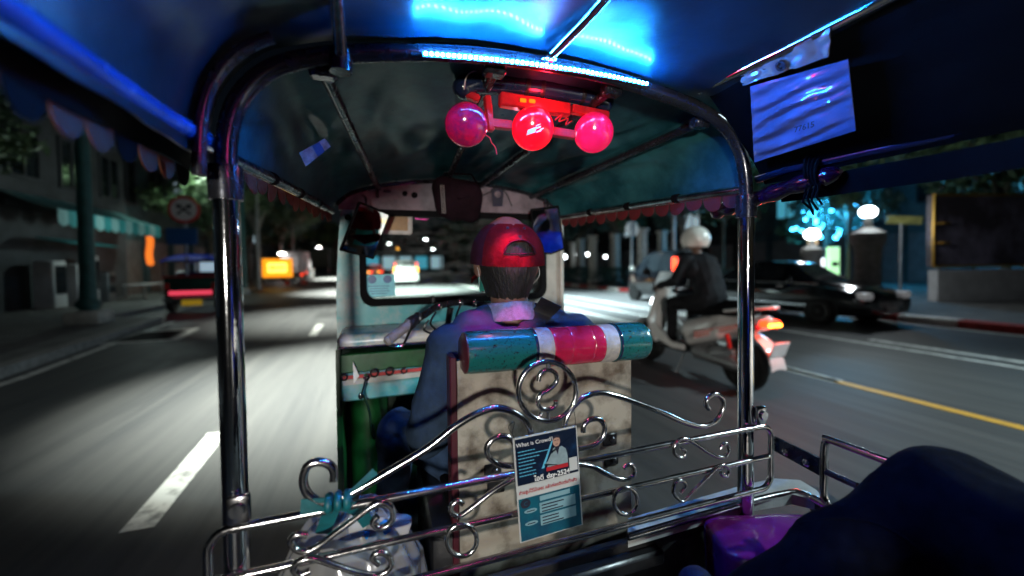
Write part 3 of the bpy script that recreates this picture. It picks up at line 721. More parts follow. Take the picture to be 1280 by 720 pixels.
# handlebar
HB = MB()
gp = bez([at(x, y, Y=Y) for x, y, Y in ((510, 405, 1.33), (530, 394, 1.37), (548, 383, 1.41), (575, 378, 1.43), (602, 381, 1.44), (640, 385, 1.44), (690, 392, 1.41))], 6)
HB.tube(gp, .012, 12)
BAR = HB.build('handlebar', M['dark_tube'], TUK)
g0, g1 = at(482, 428, Y=1.28), at(512, 405, Y=1.33)
dd = (g1-g0).normalized()
MB().tube([g0, g0+dd*.008]+[g0.lerp(g1, k/8) for k in range(1, 9)], [.010, .0165, .0155, .0165, .0155, .0165, .0155, .0165, .0155, .019], 14).build('grip', mat('grey_rubber_grip', (.26, .24, .23), .5, bump=.5, bscale=220), BAR)
MB().lathe([(.019, -.01), (.022, -.004), (.022, .012), (.017, .03), (.02, .034), (.014, .045)], g1, (dd.cross(V((0, 0, 1))).normalized(), V((0, 0, 1)), dd), 16).build('switch_pod', M['black_plastic'], BAR)
MB().tube(bez([g1+dd*.03, g1+V((.0, .02, -.03)), g0+V((.05, .03, -.02)), g0+V((.01, .03, -.015))], 5), .0045, 8).build('clutch_lever', M['chrome_worn'], BAR)
MB().tube([at(563, 385, Y=1.42), at(560, 404, Y=1.43), at(556, 420, Y=1.46)], [.012, .011, .017], 12).lathe([(.014, 0), (.024, .004), (.024, .03), (.012, .038)], at(560, 410, Y=1.43)+V((0, 0, -.02)), 'z', 16).build('steering_column', M['black_plastic'], BAR)
for q in (((536, 400, 1.36), (530, 412, 1.36), (545, 418, 1.40), (560, 416, 1.44)), ((545, 390, 1.39), (538, 404, 1.38), (548, 414, 1.42), (562, 418, 1.46)), ((575, 383, 1.41), (570, 398, 1.40), (574, 412, 1.44))):
    MB().tube(bez([at(*p[:2], Y=p[2]) for p in q], 6), .0038, 8).build('cable', M['black_plastic'], BAR)
for s in (0.35, .5, .62):
    p = gp[int(s*(len(gp)-1))]; MB().sph(p, (.015, .014, .015), 12, 8).build('bar_clamp', M['chrome'], BAR)
MB().box(at(541, 374, Y=1.45), (.014, .014, .026), bev=.004).build('switch_box', M['black_plastic'], BAR)

# mirrors on arms
def mirror(px, Y, target, lab, arm):
    c = at(sum(p[0] for p in px)/len(px), sum(p[1] for p in px)/len(px), Y=Y)
    N = ((CAM-c).normalized()+(V(target)-c).normalized()).normalized()
    pts = [at(x, y, pl=(c, N)) for x, y in px]
    cc = sum(pts, V((0, 0, 0)))/len(pts)
    pts = bez(pts, 4, closed=True)
    big = [cc+(p-cc)*1.10 for p in pts]
    b = MB(); a0 = [b.bm.verts.new(p+N*.003) for p in big]; a1 = [b.bm.verts.new(p-N*.012) for p in big]; a2 = [b.bm.verts.new(cc+(p-cc)*.7-N*.026) for p in big]; a3 = [b.bm.verts.new(p+N*.003) for p in pts]; a4 = [b.bm.verts.new(p-N*.001) for p in pts]
    n = len(big)
    for i in range(n):
        j = (i+1) % n
        for A, B in ((a4, a3), (a3, a0), (a0, a1), (a1, a2)): b.bm.faces.new((A[i], A[j], B[j], B[i]))
    b.bm.faces.new(a2); bmesh.ops.recalc_face_normals(b.bm, faces=b.bm.faces[:])
    o = b.build('mirror', M['black_rubber'], TUK, auto=60); o['label'] = lab
    g = MB(); g.bm.faces.new([g.bm.verts.new(p+N*.0005) for p in pts]); sol(g.bm, geom=g.bm.faces[:], thickness=.0006)
    g.build('mirror_glass', M['mirror'], o, smooth=False)
    MB().tube(bez([cc-N*.02]+[V(q) for q in arm], 6), .005, 8).build('mirror_arm', M['black_plastic'], o)


def cor(*q):
    """soften polygon corners"""
    out = []; n = len(q)
    for i in range(n):
        a, b, c = V((*q[i-1], 0)), V((*q[i], 0)), V((*q[(i+1) % n], 0))
        for k in (.86, .97): out.append(tuple(a.lerp(b, k))[:2])
        for k in (.03, .14): out.append(tuple(b.lerp(c, k))[:2])
    return out


HEADT = (.42, 1.12, 1.31)
mirror(cor((450, 255), (486, 269), (466, 321), (428, 311)), 1.60, HEADT, 'left mirror showing the driver in a face mask', [(-.03, 1.64, 1.60), (-.045, 1.70, 1.63)])
mirror(cor((665, 264), (697, 260), (704, 310), (688, 316), (668, 314)), 1.58, (.50, -.33, 1.25), 'right mirror showing a blue shirt', [(.72, 1.62, 1.62), (.74, 1.70, 1.63)])

# driver's seat back: scuffed sheet-metal panel and padded roll
YB = .95
PX0, PX1, PZ0, PZ1 = .178, .664, .56, 1.12
def pn(u, v):
    x = PX0+(PX1-PX0)*u; z = PZ0+(PZ1-PZ0)*v
    return V((x, YB+.004*noise.noise(V((x*7, z*7, 3)))+.002*noise.noise(V((x*22, z*18, 1))), z))
BP = MB().grid(pn, 40, 46, -.012).build('seat_back_panel', M['panel'], TUK)
MB().box((.169, YB+.012, .85), (.017, .05, .56), bev=.003).build('panel_edge', M['maroon'], BP)
MB().box((.425, YB+.004, .57), (.50, .04, .03), bev=.004).build('panel_foot', M['maroon'], BP)
for k in range(9):
    for x in (PX0+.012, PX1-.012): MB().box((x+.003*math.sin(k*3), YB-.0055, .62+k*.053), (.0022, .003, .012), (0, .5*math.sin(k*5), 0)).build('staple', M['black_plastic'], BP)
for x in (.300, .522): MB().box((x, YB-.006, .85), (.0018, .003, .48)).build('panel_seam', M['maroon'], BP)
YR = .815
for px, py in ((616, 588), (620, 608), (762, 549), (764, 574)):
    c = at(px, py, Y=YB-.012); h = MB().box(c, (.045, .008, .034), bev=.003).build('hinge_plate', M['black_plastic'], TUK)
    MB().lathe([(.009, 0), (.009, .005), (.006, .008), (0, .0085)], c+V((.004, -.004, 0)), (V((1, 0, 0)), V((0, 0, 1)), V((0, -1, 0))), 10).build('bolt', M['dark_tube'], h)
# padded roll, built piece by piece along its axis
q0, q1 = at(581, 441, Y=.925), at(808, 425, Y=.925); ax = (q1-q0).normalized(); LEN = (q1-q0).length
uu = ax.cross(V((0, 1, 0))).normalized(); vv = ax.cross(uu)
RB = .0500
def roll(a, b, r, m, name, puff=.0):
    n = 14; prof = [(r*(.9), a*LEN)]+[(r*(1+puff*math.sin(PI*k/n)**.6-.02*(k in (0, n))+.006*noise.noise(V((k*.8, a*9, 1)))), (a+(b-a)*(k+.02)/(n+.04))*LEN) for k in range(n+1)]+[(r*.9, b*LEN)]
    return MB().lathe(prof, q0, (uu, vv, ax), 32).build(name, m, BOL, auto=60)
BOL = MB().tube([q0+ax*.01, q1-ax*.02], RB*.86, 20).build('padded_roll', M['black_rubber'], TUK)
roll(.0, .335, RB, M['teal_vinyl'], 'teal_sleeve', .02); roll(.335, .415, RB*.985, M['white_band'], 'white_band', .01)
roll(.415, .515, RB*.98, M['pink_vinyl'], 'pink_pad', .012); roll(.515, .635, RB*.98, M['pink_vinyl'], 'pink_pad', .012); roll(.635, .695, RB*.975, M['pink_vinyl'], 'pink_pad', .01)
roll(.695, .775, RB*.985, M['white_band'], 'white_band', .01)
n = 12
prof = [(RB*.9, .775*LEN)]+[(RB*(1+.015*math.sin(PI*k/n)), (.777+(.955-.777)*k/n)*LEN) for k in range(n+1)]+[(RB*math.cos(t), .955*LEN+RB*.42*math.sin(t)) for t in (.35, .7, 1.05, 1.35, 1.57)]
MB().lathe(prof, q0, (uu, vv, ax), 32).build('teal_sleeve', M['teal_vinyl'], BOL, auto=60)
MB().lathe([(0, -.008), (RB*.75, -.007), (RB*.97, -.001), (RB*.97, .003)], q0-ax*.002, (uu, vv, ax), 28).build('end_cap', M['maroon'], BOL)
for a in (.325, .785): MB().lathe([(RB*1.03, -.003), (RB*1.045, 0), (RB*1.03, .003)], q0+ax*a*LEN, (uu, vv, ax), 28).build('roll_piping', M['navy'], BOL)

# scrolled guard rail
RL = MB()
XL, XR, Z1, Z2, Z3 = -.285, 1.035, .892, .804, .716
out = []
for cx_, cz_, a0 in ((XR-.035, Z1-.035, 90), (XR-.035, Z3+.035, 0), (XL+.035, Z3+.035, -90), (XL+.035, Z1-.035, 180)):
    out += [(cx_+.035*math.cos(math.radians(a0-15*k)), YR, cz_+.035*math.sin(math.radians(a0-15*k))) for k in range(7)]
RL.tube(out, .0078, 12, closed=True)
RAIL = RL.build('guard_rail', M['chrome_worn'], TUK)
MB().tube([(XL, YR, Z2), (.37, YR, Z2), (XR, YR, Z2)], .0072, 12).build('rail_bar', M['chrome_worn'], RAIL)


def scroll(px, r=.0058, Y=YR-.012, n=5, taper=True, name='scroll'):
    pts = bez([at(x, y, Y=Y) for x, y in px], n)
    return MB().tube(pts, r, 10).build(name, M['chrome_worn'], RAIL)


ring = [(684+36*math.cos(a), 489+37*math.sin(a)) for a in [2*PI*k/24 for k in range(24)]]
MB().tube([at(x, y, Y=YR-.012) for x, y in ring], .0062, 10, closed=True).build('scroll_ring', M['chrome_worn'], RAIL)
scroll([(673, 476), (675.5, 467), (684, 462), (694, 466.5), (695.5, 476.7), (686.7, 486.7), (676, 493), (672, 503), (677.8, 511), (686.7, 511.5), (694, 507), (694.4, 501)], .0055)
scroll([(685, 452), (685, 462)], .0045); scroll([(685, 511), (685, 526)], .0045)
MB().sph(at(676, 518, Y=YR-.012), .006, 10, 8).build('weld_bead', M['chrome_worn'], RAIL)
scroll([(417, 601), (417, 588), (410, 580), (396, 577.5), (384, 583), (379, 598), (382, 613), (393, 624), (408, 628), (435.5, 618), (473, 597), (533, 561), (569, 533), (600, 515.5), (624, 510), (647, 518), (660, 531), (664, 545), (663, 562)], .0078)
scroll([(650, 581), (640, 582), (627, 581), (613, 573), (608.5, 560), (616, 549), (630, 545), (641, 551), (645, 562)], .0066)
scroll([(704, 552), (705.5, 533), (709, 520), (718, 507), (731, 496), (751, 491), (773, 495.5), (796, 503.5), (828, 516), (855.5, 528), (878, 533), (894, 527), (903, 513), (903, 499), (894, 492.5), (885, 497), (882.5, 505), (886, 511)], .0066)
scroll([(729, 540), (730, 531), (738, 524.5), (749, 524), (755.5, 533), (754, 544), (747, 553), (738, 558), (722, 561)], .0064)
scroll([(722, 580), (740, 583), (755, 591), (770, 597.5), (782.5, 599), (791, 594), (792.5, 585), (786, 580.5), (779, 585)], .0058)
MB().tube([at(782+15*math.cos(a), 626+17*math.sin(a), Y=YR-.012) for a in [2*PI*k/20 for k in range(20)]], .005, 10, closed=True).build('scroll_ring', M['chrome_worn'], RAIL)
z5 = lambda L: [(800+x/3.6, 480+y/3.6) for x, y in L]
scroll(z5([(185, 290), (203, 300), (198, 325), (175, 330), (154, 310), (156, 275), (180, 250), (215, 250), (260, 275), (310, 310), (360, 330), (388, 320), (400, 295), (390, 268), (370, 275), (362, 292)]), .0048)
scroll(z5([(180, 490), (203, 465), (200, 442), (175, 435), (154, 455), (150, 490), (170, 515), (195, 525), (230, 490), (290, 430), (350, 374), (380, 366), (400, 385), (390, 412), (370, 410), (362, 400)]), .0048)
scroll([(579, 630), (572, 626), (564.5, 632), (564.5, 640), (572.5, 645), (582.5, 640), (602, 625), (622, 610), (646, 597)], .0056)
MB().tube([at(577+19*math.cos(a), 675+20*math.sin(a), Y=YR-.012) for a in [2*PI*k/20 for k in range(20)]], .0052, 10, closed=True).build('scroll_ring', M['chrome_worn'], RAIL)
scroll([(384, 669), (371, 668), (363, 675.5), (369, 685.5), (382, 689), (400, 681), (418, 667), (440, 651), (460, 636), (476, 628), (489, 634), (491, 647), (484, 657), (473, 660), (466, 653), (472, 645)], .0062)
scroll([(388, 713), (375, 718), (367, 711), (373, 702), (391, 698), (420, 707), (447, 715.5), (469, 719), (484, 713), (489, 702), (482, 692), (471, 691), (465.5, 698), (474, 705)], .0062)
# link plate to the side rail, side rail
lk = MB().poly([(1.036, .806, .862), (1.036, .806, .822), (1.015, .655, .822), (1.015, .655, .866)], (.006, 0, 0))
lk = lk.build('link_plate', M['dark_tube'], TUK)
for y, z in ((.76, .842), (.70, .843)): MB().lathe([(.010, 0), (.010, .006), (.005, .009), (0, .009)], (1.028-.14*(.8-y), y, z), (V((0, 1, 0)), V((0, 0, 1)), V((-1, 0, 0))), 6).build('bolt', M['chrome_worn'], lk)
sr = bez([(1.0, .652, .83), (1.0, .652, .90), (1.0, .645, .922), (1.0, .62, .928), (1.0, .3, .93), (1.0, -.3, .93)], 5)
SRR = MB().tube(sr, .0085, 12).tube(bez([(1.0, .652, .84), (1.0, .652, .79), (1.0, .64, .772), (1.0, .6, .768), (1.0, -.3, .768)], 5), .0085, 12).build('side_rail', M['chrome_worn'], TUK)
MB().tube([(1.0, .652, .848), (1.0, .3, .85), (1.0, -.3, .85)], .0075, 12).build('rail_bar', M['dark_tube'], SRR)
# aluminium sill and body side behind the rail
MB().poly([at(x, y, Z=.665) for x, y in ((785, 648), (930, 606), (968, 598), (1000, 600), (1020, 612), (1035, 628), (990, 618), (930, 628), (785, 670))], (0, 0, -.03)).build('side_sill', M['alu'], TUK)
MB().tube(bez([at(x, y, Z=.665) for x, y in ((785, 671), (860, 649), (930, 629), (975, 618), (1000, 616), (1030, 632), (1065, 655))], 5), .009, 10).build('sill_trim', M['chrome_worn'], TUK)
MB().poly([at(x, y, Z=.655) for x, y in ((1000, 602), (1030, 612), (1075, 645), (1100, 670), (1060, 665), (1022, 634))], (0, 0, -.04)).build('fender_lip', M['black_plastic'], TUK)
MB().box((.40, .875, .50), (1.10, .02, .26), bev=.004).build('bulkhead', M['floor'], TUK)
MB().box((.42, .86, .585), (.55, .05, .04), bev=.008).build('bulkhead_rail', M['black_plastic'], TUK)

# ------------------------------------------------------------------ loose things in the cab
# poster hung on the rail
TLc, TRc, BLc, BRc = V((.2646, .787, .9831)), V((.4156, .787, .989)), V((.2784, .787, .7563)), V((.4274, .787, .7637))
ux = ((BRc-BLc)+(TRc-TLc)).normalized(); uz = (TLc-BLc).normalized(); PW = .150; PH = .2271
nn = V((0, -1, 0))
PO = empty('poster', BLc, 'printed plastic advert card hung from the scrolled rail behind the driver', 'poster')
pp = lambda u, v, k=0: BLc+ux*(u*PW)+uz*(v*PH)+nn*(.0007*k)
def flat(name, uv, m, k, par=PO):
    b = MB(); b.poly([pp(u, v, k) for u, v in uv], nn*-.0004); return b.build(name, m, par, smooth=False)
RC = lambda a, b, c, d: [(a, b), (c, b), (c, d), (a, d)]
card = MB().poly([pp(u, v, 0) for u, v in RC(0, 0, 1, 1)], (0, .0022, 0)).build('card', M['p_white'], PO, smooth=False)
flat('picture', RC(.025, .545, .985, .985), M['p_navy'], 1, card)
flat('lower_panel', RC(.02, .01, .98, .415), M['p_cyan'], 1, card)
flat('light_streak', [(.40, .66), (.44, .66), (.60, .90), (.585, .91)], M['p_streak'], 2, card)
flat('light_streak', [(.55, .80), (.98, .93), (.98, .925), (.56, .78)], M['p_navy'], 2, card)
# printed man in a grey blazer
ell = lambda cx, cy, rx, ry, n=18: [(cx+rx*math.cos(2*PI*k/n), cy+ry*math.sin(2*PI*k/n)) for k in range(n)]
flat('printed_blazer', [(.44, .685), (.50, .715), (.555, .775), (.60, .83), (.66, .845), (.74, .835), (.80, .80), (.82, .73), (.82, .635), (.47, .635), (.50, .685), (.45, .70)], M['p_suit'], 2, card)
flat('printed_shirt', [(.625, .845), (.70, .845), (.665, .76)], M['ink'], 3, card)
flat('printed_face', ell(.655, .893, .058, .052), M['p_skin'], 3, card)
flat('printed_hair', [(.595, .905), (.60, .94), (.63, .957), (.68, .957), (.712, .94), (.715, .905), (.70, .925), (.655, .932), (.612, .925)], M['ink'], 4, card)
flat('printed_brow', RC(.622, .902, .648, .907), M['ink'], 4, card); flat('printed_brow', RC(.664, .902, .690, .907), M['ink'], 4, card)
flat('printed_mouth', RC(.637, .866, .676, .870), M['maroon'], 4, card)
flat('red_label', RC(.47, .625, .815, .662), M['p_red'], 4, card)
text('What is Crowd1', .0126, pp(.035, .912, 3), ux, uz, M['white'], card)
text('ไอดี', .0150, pp(.27, .562, 5), ux, uz, M['white'], card, bold=.0003)
text('day-2524', .0150, pp(.46, .563, 5), ux, uz, M['white'], card, bold=.0003)
text('ถ่ายรูปไว้ได้เลย! แล้วค่อยติดต่อทีหลัง', .0094, pp(.03, .462, 2), ux, uz, M['p_red'], card, bold=.0002)
flat('corner_box', RC(.84, .57, .97, .70), M['p_white'], 2, card)
for k, (s_, wd) in enumerate((('', .26), ('', .42), ('', .30), ('', .22), ('', .26), ('', .20), ('', .22), ('', .24))):
    x = .06
    random.seed(k)
    while x < .06+wd:
        q = random.uniform(.02, .05); y0 = .858-k*.033; flat('print_line', RC(x, y0, x+q, y0+.008), M['p_streak'], 2, card); x += q+.008
flat('round_mark', ell(.12, .365, .075, .045), M['ink'], 2, card)
text('C', .013, pp(.09, .348, 3), ux, uz, M['p_cyan'], card)
flat('title_box', RC(.34, .355, .82, .40), M['p_pale'], 2, card)
for y0, y1 in ((.235, .335), (.115, .215)):
    flat('text_box', RC(.33, y0, .90, y1), M['p_pale'], 2, card)
    for k in range(3): flat('print_line', RC(.36, y1-.03-k*.03, .60+.22*random.random(), y1-.02-k*.03), M['ink'], 3, card)
    flat('pill_label', [(.09+.2*(.5-.5*math.cos(t))+(.0), (y0+y1)/2+.02*math.sin(t)*(1 if True else 0)) for t in [2*PI*k/16 for k in range(16)]], M['p_pale'], 2, card)
    flat('print_line', RC(.13, (y0+y1)/2-.004, .25, (y0+y1)/2+.004), M['ink'], 3, card)
MB().tube(bez([pp(.02, .99, 1), pp(.0, 1.06, 1), pp(.04, 1.16, 4), pp(-.05, 1.12, 2), pp(.02, 1.02, 1)], 5), .0007, 5).tube(bez([pp(.97, .98, 1), pp(.985, 1.06, 1), pp(.97, 1.15, 3)], 4), .0007, 5).build('hanging_wire', M['black_plastic'], PO)

# paper in a clear sleeve and a creased metal plate pinned under the right roof tube
pc = V((.84, .82, 1.76)); pnr = V((-.80, .10, -.58)).normalized()
def quadmesh(q, fn, nu, nv):
    P4 = [at(x, y, pl=(pc, pnr)) for x, y in q]
    return lambda u, v: (P4[0].lerp(P4[1], u)).lerp(P4[3].lerp(P4[2], u), v)+pnr*fn(u, v)
SL = MB().grid(quadmesh(((938, 108), (1060, 74), (1070, 163), (943, 203)), lambda u, v: (.0075*math.sin(v*30+u*6+3*noise.noise(V((u*3, v*3, 1))))*(1-u*.6)+.004*noise.noise(V((u*5, v*16, 4))))*(max(0, math.sin(PI*u)*math.sin(PI*v)))**.35, 40, 44), 40, 44, .001).build('paper_sleeve', M['sleeve'])
tag(SL, 'wrinkled clear sleeve with a numbered paper hanging under the right side of the roof', 'document')
pa, pb, pdn = at(996, 163, pl=(pc, pnr)), at(1033, 152, pl=(pc, pnr)), at(996, 150, pl=(pc, pnr))
text('77615', .019, pa+pnr*.009, pb-pa, pdn-pa, M['ink'], SL, bold=.0003, off=0)
PLT = MB().grid(quadmesh(((927, 95), (1040, 33), (1037, 70), (930, 106)), lambda u, v: .004*math.sin(u*19+2*noise.noise(V((u*5, v*3, 2))))+.003, 30, 8), 30, 8, .0015).build('metal_plate', mat('creased_metal_plate', (.42, .45, .55), .2, .7, scale=12))
tag(PLT, 'creased bluish metal plate with a hole, fixed along the right roof tube', 'plate')
c = at(979, 80, pl=(pc, pnr)); MB().lathe([(.011, .004), (.011, .009), (.007, .009), (.006, .003), (0, .003)], c, (pnr.cross(V((0, 0, 1))).normalized(), pnr.cross(pnr.cross(V((0, 0, 1)))).normalized(), pnr), 16).build('plate_hole', M['ink'], PLT)
# sticker on the front canopy
c0 = [(373, 190), (405, 172), (412, 182), (381, 207)]
sc_, sn = V((-.09, 1.05, 1.655)), V((.55, -.62, -.56)).normalized()
P4 = [at(x, y, pl=(at(392, 188, Y=.985), sn)) for x, y in c0]
st_ = MB().poly([p+sn*.004 for p in P4], sn*-.001).build('paper_sticker', M['sticker_grey']); tag(st_, 'small grey and blue paper sticker on the left front roof panel', 'sticker')
L4 = lambda u, v: P4[0].lerp(P4[1], u).lerp(P4[3].lerp(P4[2], u), v)+sn*.0052
MB().poly([L4(.48, 0), L4(.76, 0), L4(.76, 1), L4(.48, 1)], sn*-.0008).build('blue_band', M['sticker_blue'], st_, smooth=False)
# cloth pouch hanging over the windscreen
q = [(532, 232), (586, 230), (593, 250), (590, 268), (560, 280), (533, 286), (529, 262)]
def pouch(u, v):
    a = 2*PI*u; c = V((.318, 1.60, 1.610)); sx = .098*(1+.06*math.sin(3*a)); sz = .085
    e = 4.0; ca, sa = math.cos(a), math.sin(a); rr = (abs(ca)**e+abs(sa)**e)**(-1/e)
    t = (v-.5)*PI; k = math.cos(t)**.35 if abs(v-.5) < .4999 else 0
    return c+V((rr*ca*sx*k, .035*math.sin(t), rr*sa*sz*k+.006*noise.noise(V((ca*2, sa*2, v*4)))-.012*ca*rr*k))
pb_ = MB().grid(pouch, 40, 14); bmesh.ops.remove_doubles(pb_.bm, verts=pb_.bm.verts[:], dist=1e-5)
pb_.tube([(.26, 1.60, 1.68), (.27, 1.62, 1.72), (.38, 1.62, 1.72), (.40, 1.60, 1.68)], .004, 6)
PCH = pb_.build('cloth_pouch', M['pouch']); tag(PCH, 'dark maroon cloth pouch hanging over the top of the windscreen', 'pouch')
for k in range(3): MB().tube([(.245+.006*k, 1.565, 1.66), (.247+.006*k, 1.562, 1.60), (.25+.006*k, 1.565, 1.55)], .0009, 5).build('stitching', M['white_band'], PCH)
# bag tied to the rail with a ribbon
def bag(u, v):
    a = 2*PI*u; z = .855-.36*v; r = .02+.115*min(1, v*2.6)**.5; nz = noise.noise(V((math.cos(a)*1.6, math.sin(a)*1.6, v*3)))
    r2 = noise.noise(V((math.cos(a)*3.5+v, math.sin(a)*3.5, v*3+5)))
    return V((-.055+(r*1.1+.02*nz+.009*r2)*math.cos(a), .90+(r*.48+.015*nz+.006*r2)*math.sin(a), z+.01*r2))
BGG = MB().grid(bag, 110, 60).build('plastic_bag', M['bag'], None, auto=70); tag(BGG, 'cloudy plastic carrier bag hanging from the left end of the chrome rail', 'bag')
pk = MB().box((-.015, .885, .775), (.14, .03, .10), (0, .35, .1), bev=.012, seg=2).build('white_carton', M['card_white']); tag(pk, 'white and blue packet inside the plastic bag on the rail', 'packet')
MB().box((-.008, .868, .795), (.05, .008, .030), (0, -.35, .1), bev=.003).build('blue_label', M['blue_pack'], pk)
RB_ = MB()
c = at(420, 627, Y=YR-.012)
for k in range(3): RB_.tube([c+V((-.012+.016*k, .012*math.cos(a), .012*math.sin(a))) for a in [2*PI*j/14 for j in range(14)]], .0075, 8, closed=True)
def strip(pts, wd, th=.0015):
    pts = bez(pts, 6); b = []
    for i, p in enumerate(pts):
        d = (pts[min(i+1, len(pts)-1)]-pts[max(0, i-1)]).normalized(); s_ = d.cross(V((0, 1, 0))).normalized()*wd/2; b.append((p-s_, p+s_))
    vs = [[RB_.bm.verts.new(q) for q in e] for e in b]
    fs = [RB_.bm.faces.new((vs[i][0], vs[i][1], vs[i+1][1], vs[i+1][0])) for i in range(len(vs)-1)]
    sol(RB_.bm, geom=fs, thickness=th)
strip([c+V((-.012, -.004, 0)), c+V((-.035, -.006, .004)), c+V((-.058, -.004, .006))], .026)
strip([c+V((.012, -.002, 0)), c+V((.04, -.004, .022)), c+V((.07, .0, .045))], .015)
strip([c+V((-.004, -.006, -.005)), c+V((-.016, .02, -.04)), c+V((-.03, .05, -.085))], .028)
strip([c+V((.012, -.006, -.005)), c+V((.035, .02, -.035)), c+V((.055, .04, -.08))], .024)
tag(RB_.build('ribbon', M['ribbon'], None, auto=60), 'teal ribbon knotted round the left scroll of the chrome rail', 'ribbon')
# purple plastic box in the corner
def ptub(u, v):
    a = 2*PI*u; e = 5.5; ca, sa = math.cos(a), math.sin(a); rr = (abs(ca)**e+abs(sa)**e)**(-1/e)
    k = .93+.07*v/.7 if v < .7 else math.cos((v-.7)/.3*PI/2)**.45 if v < .999 else 0
    z = .44+.205*min(1, v/.7)+.022*(max(0, v-.7)/.3); x, y = rr*ca*.165*k, rr*sa*.085*k
    return V((.955+x*.95+y*.3, .735+y*.95-x*.3, z+.004*k*noise.noise(V((ca*2, sa*2, v*3)))))
tb = MB().grid(ptub, 48, 24); bmesh.ops.remove_doubles(tb.bm, verts=tb.bm.verts[:], dist=1e-5)
tag(tb.build('plastic_box', M['purple'], None, auto=70), 'glossy purple plastic box tucked in the right corner below the rail', 'box')

# ================================================================== PEOPLE
def mesh_bvh(o):
    me = o.data; wl = WL[o]
    return BVHTree.FromPolygons([v.co+wl for v in me.vertices], [tuple(p.vertices) for p in me.polygons])


# ---- the driver
DR = empty('person', (.365, 1.12, .76), 'driver in a red backwards-strap cap and faded blue shirt, seen from behind at the handlebar', 'person')
sk, sh_, je, sho = 0, 1, 2, 3
LS, RS = (.190, 1.075, 1.122), (.560, 1.075, 1.130)
LE, RE = (.118, 1.085, .885), (.665, 1.17, .92)
LH = (.125, 1.30, .83)
prims = [
    ('e', je, (.365, 1.12, .78), (.185, .135, .13)), ('e', sh_, (.365, 1.105, .93), (.168, .115, .20)),
    ('e', sh_, (.368, 1.09, 1.055), (.185, .112, .135)), ('c', sh_, (.31, 1.115, .84), (.30, 1.09, 1.10), .115, .10), ('c', sh_, (.42, 1.115, .84), (.43, 1.09, 1.10), .115, .10), ('c', sh_, (.24, 1.085, 1.10), (.49, 1.085, 1.10), .082, .082), ('c', sh_, LS, RS, .068, .068),
    ('c', sh_, (.24, 1.085, 1.170), (.50, 1.085, 1.175), .045, .045), ('c', sh_, (.30, 1.09, 1.19), (.43, 1.09, 1.19), .04, .04),
    ('c', sk, (.366, 1.085, 1.19), (.366, 1.115, 1.29), .056, .054),
    ('e', sk, (.366, 1.125, 1.385), (.082, .100, .105)), ('e', sk, (.366, 1.15, 1.305), (.062, .072, .06)),
    ('e', sk, (.366, 1.228, 1.345), (.013, .016, .02)), ('e', sk, (.279, 1.118, 1.345), (.012, .020, .034), (0, 0, .35)), ('e', sk, (.453, 1.118, 1.345), (.012, .020, .034), (0, 0, -.35)),
    ('e', sk, (.336, 1.212, 1.372), (.016, .01, .010)), ('e', sk, (.396, 1.212, 1.372), (.016, .01, .010)),
    ('c', sh_, LS, (.135, 1.075, .93), .066, .056), ('c', sh_, (.135, 1.075, .93), (.125, 1.085, .90), .057, .06), ('c', sk, (.125, 1.08, .92), LE, .043, .040), ('c', sk, LE, LH, .038, .027),
    ('c', sh_, RS, (.635, 1.13, .96), .066, .058), ('c', sk, (.635, 1.13, .96), RE, .045, .040), ('c', sk, RE, (.60, 1.39, 1.07), .038, .027),
    ('c', je, (.28, 1.13, .765), (.06, 1.38, .80), .095, .066), ('c', je, (.06, 1.38, .80), (.03, 1.50, .46), .062, .045), ('c', je, (.45, 1.13, .765), (.62, 1.40, .80), .095, .066), ('c', je, (.62, 1.40, .80), (.64, 1.52, .46), .062, .045),
    ('c', sho, (.03, 1.47, .425), (.02, 1.62, .415), .042, .036), ('c', sho, (.64, 1.49, .425), (.65, 1.64, .415), .042, .036),
]
prims += hand(sk, LH, (-.25, .9, -.25), (0, -.1, -1), .35, -1)
prims += hand(sk, (.60, 1.39, 1.07), (-.35, .55, .45), (0, -.3, -1), 1.0, -1)
DB = body('body', prims, [M['skin'], M['shirt'], M['jeans'], M['black_cloth']], DR, .0062, 2, ((1, 2), .013, 13))
bv = mesh_bvh(DB)


def hug(px, off):
    d = (at(px[0], px[1], Y=1)-CAM).normalized(); h = bv.ray_cast(CAM+d*.5, d)
    return (h[0]+h[1]*off, h[1]) if h[0] else (at(px[0], px[1], Y=1.0), V((0, -1, 0)))


# collar, strap over the right shoulder
def colf(u, v):
    a = PI*.15+u*PI*1.7-PI/2-PI*.35+PI*.0; a = -PI/2+(u-.5)*PI*1.75
    r = .060+.012*v; return V((.366+r*1.08*math.cos(a), 1.092+r*1.0*math.sin(a)+.01*v*0, 1.248-.050*v-.018*abs(u-.5)*2))
MB().grid(colf, 40, 5, .005).build('collar', M['collar'], DR)
sa_, sb_ = [], []
for t in (0, .3, .65, 1):
    x, y = 690+(642-690)*t, 376+(436-376)*t
    a, na = hug((x-13, y-5), .011); b, nb = hug((x+12, y+7), .011); sa_.append(a); sb_.append(b)
sp = list(zip(bez(sa_, 4), bez(sb_, 4)))
b_ = MB(); vs = [[b_.bm.verts.new(p) for p in e] for e in sp]
fs = [b_.bm.faces.new((vs[i][0], vs[i][1], vs[i+1][1], vs[i+1][0])) for i in range(len(vs)-1)]
sol(b_.bm, geom=fs, thickness=.003); b_.build('shoulder_strap', M['strap'], DR)
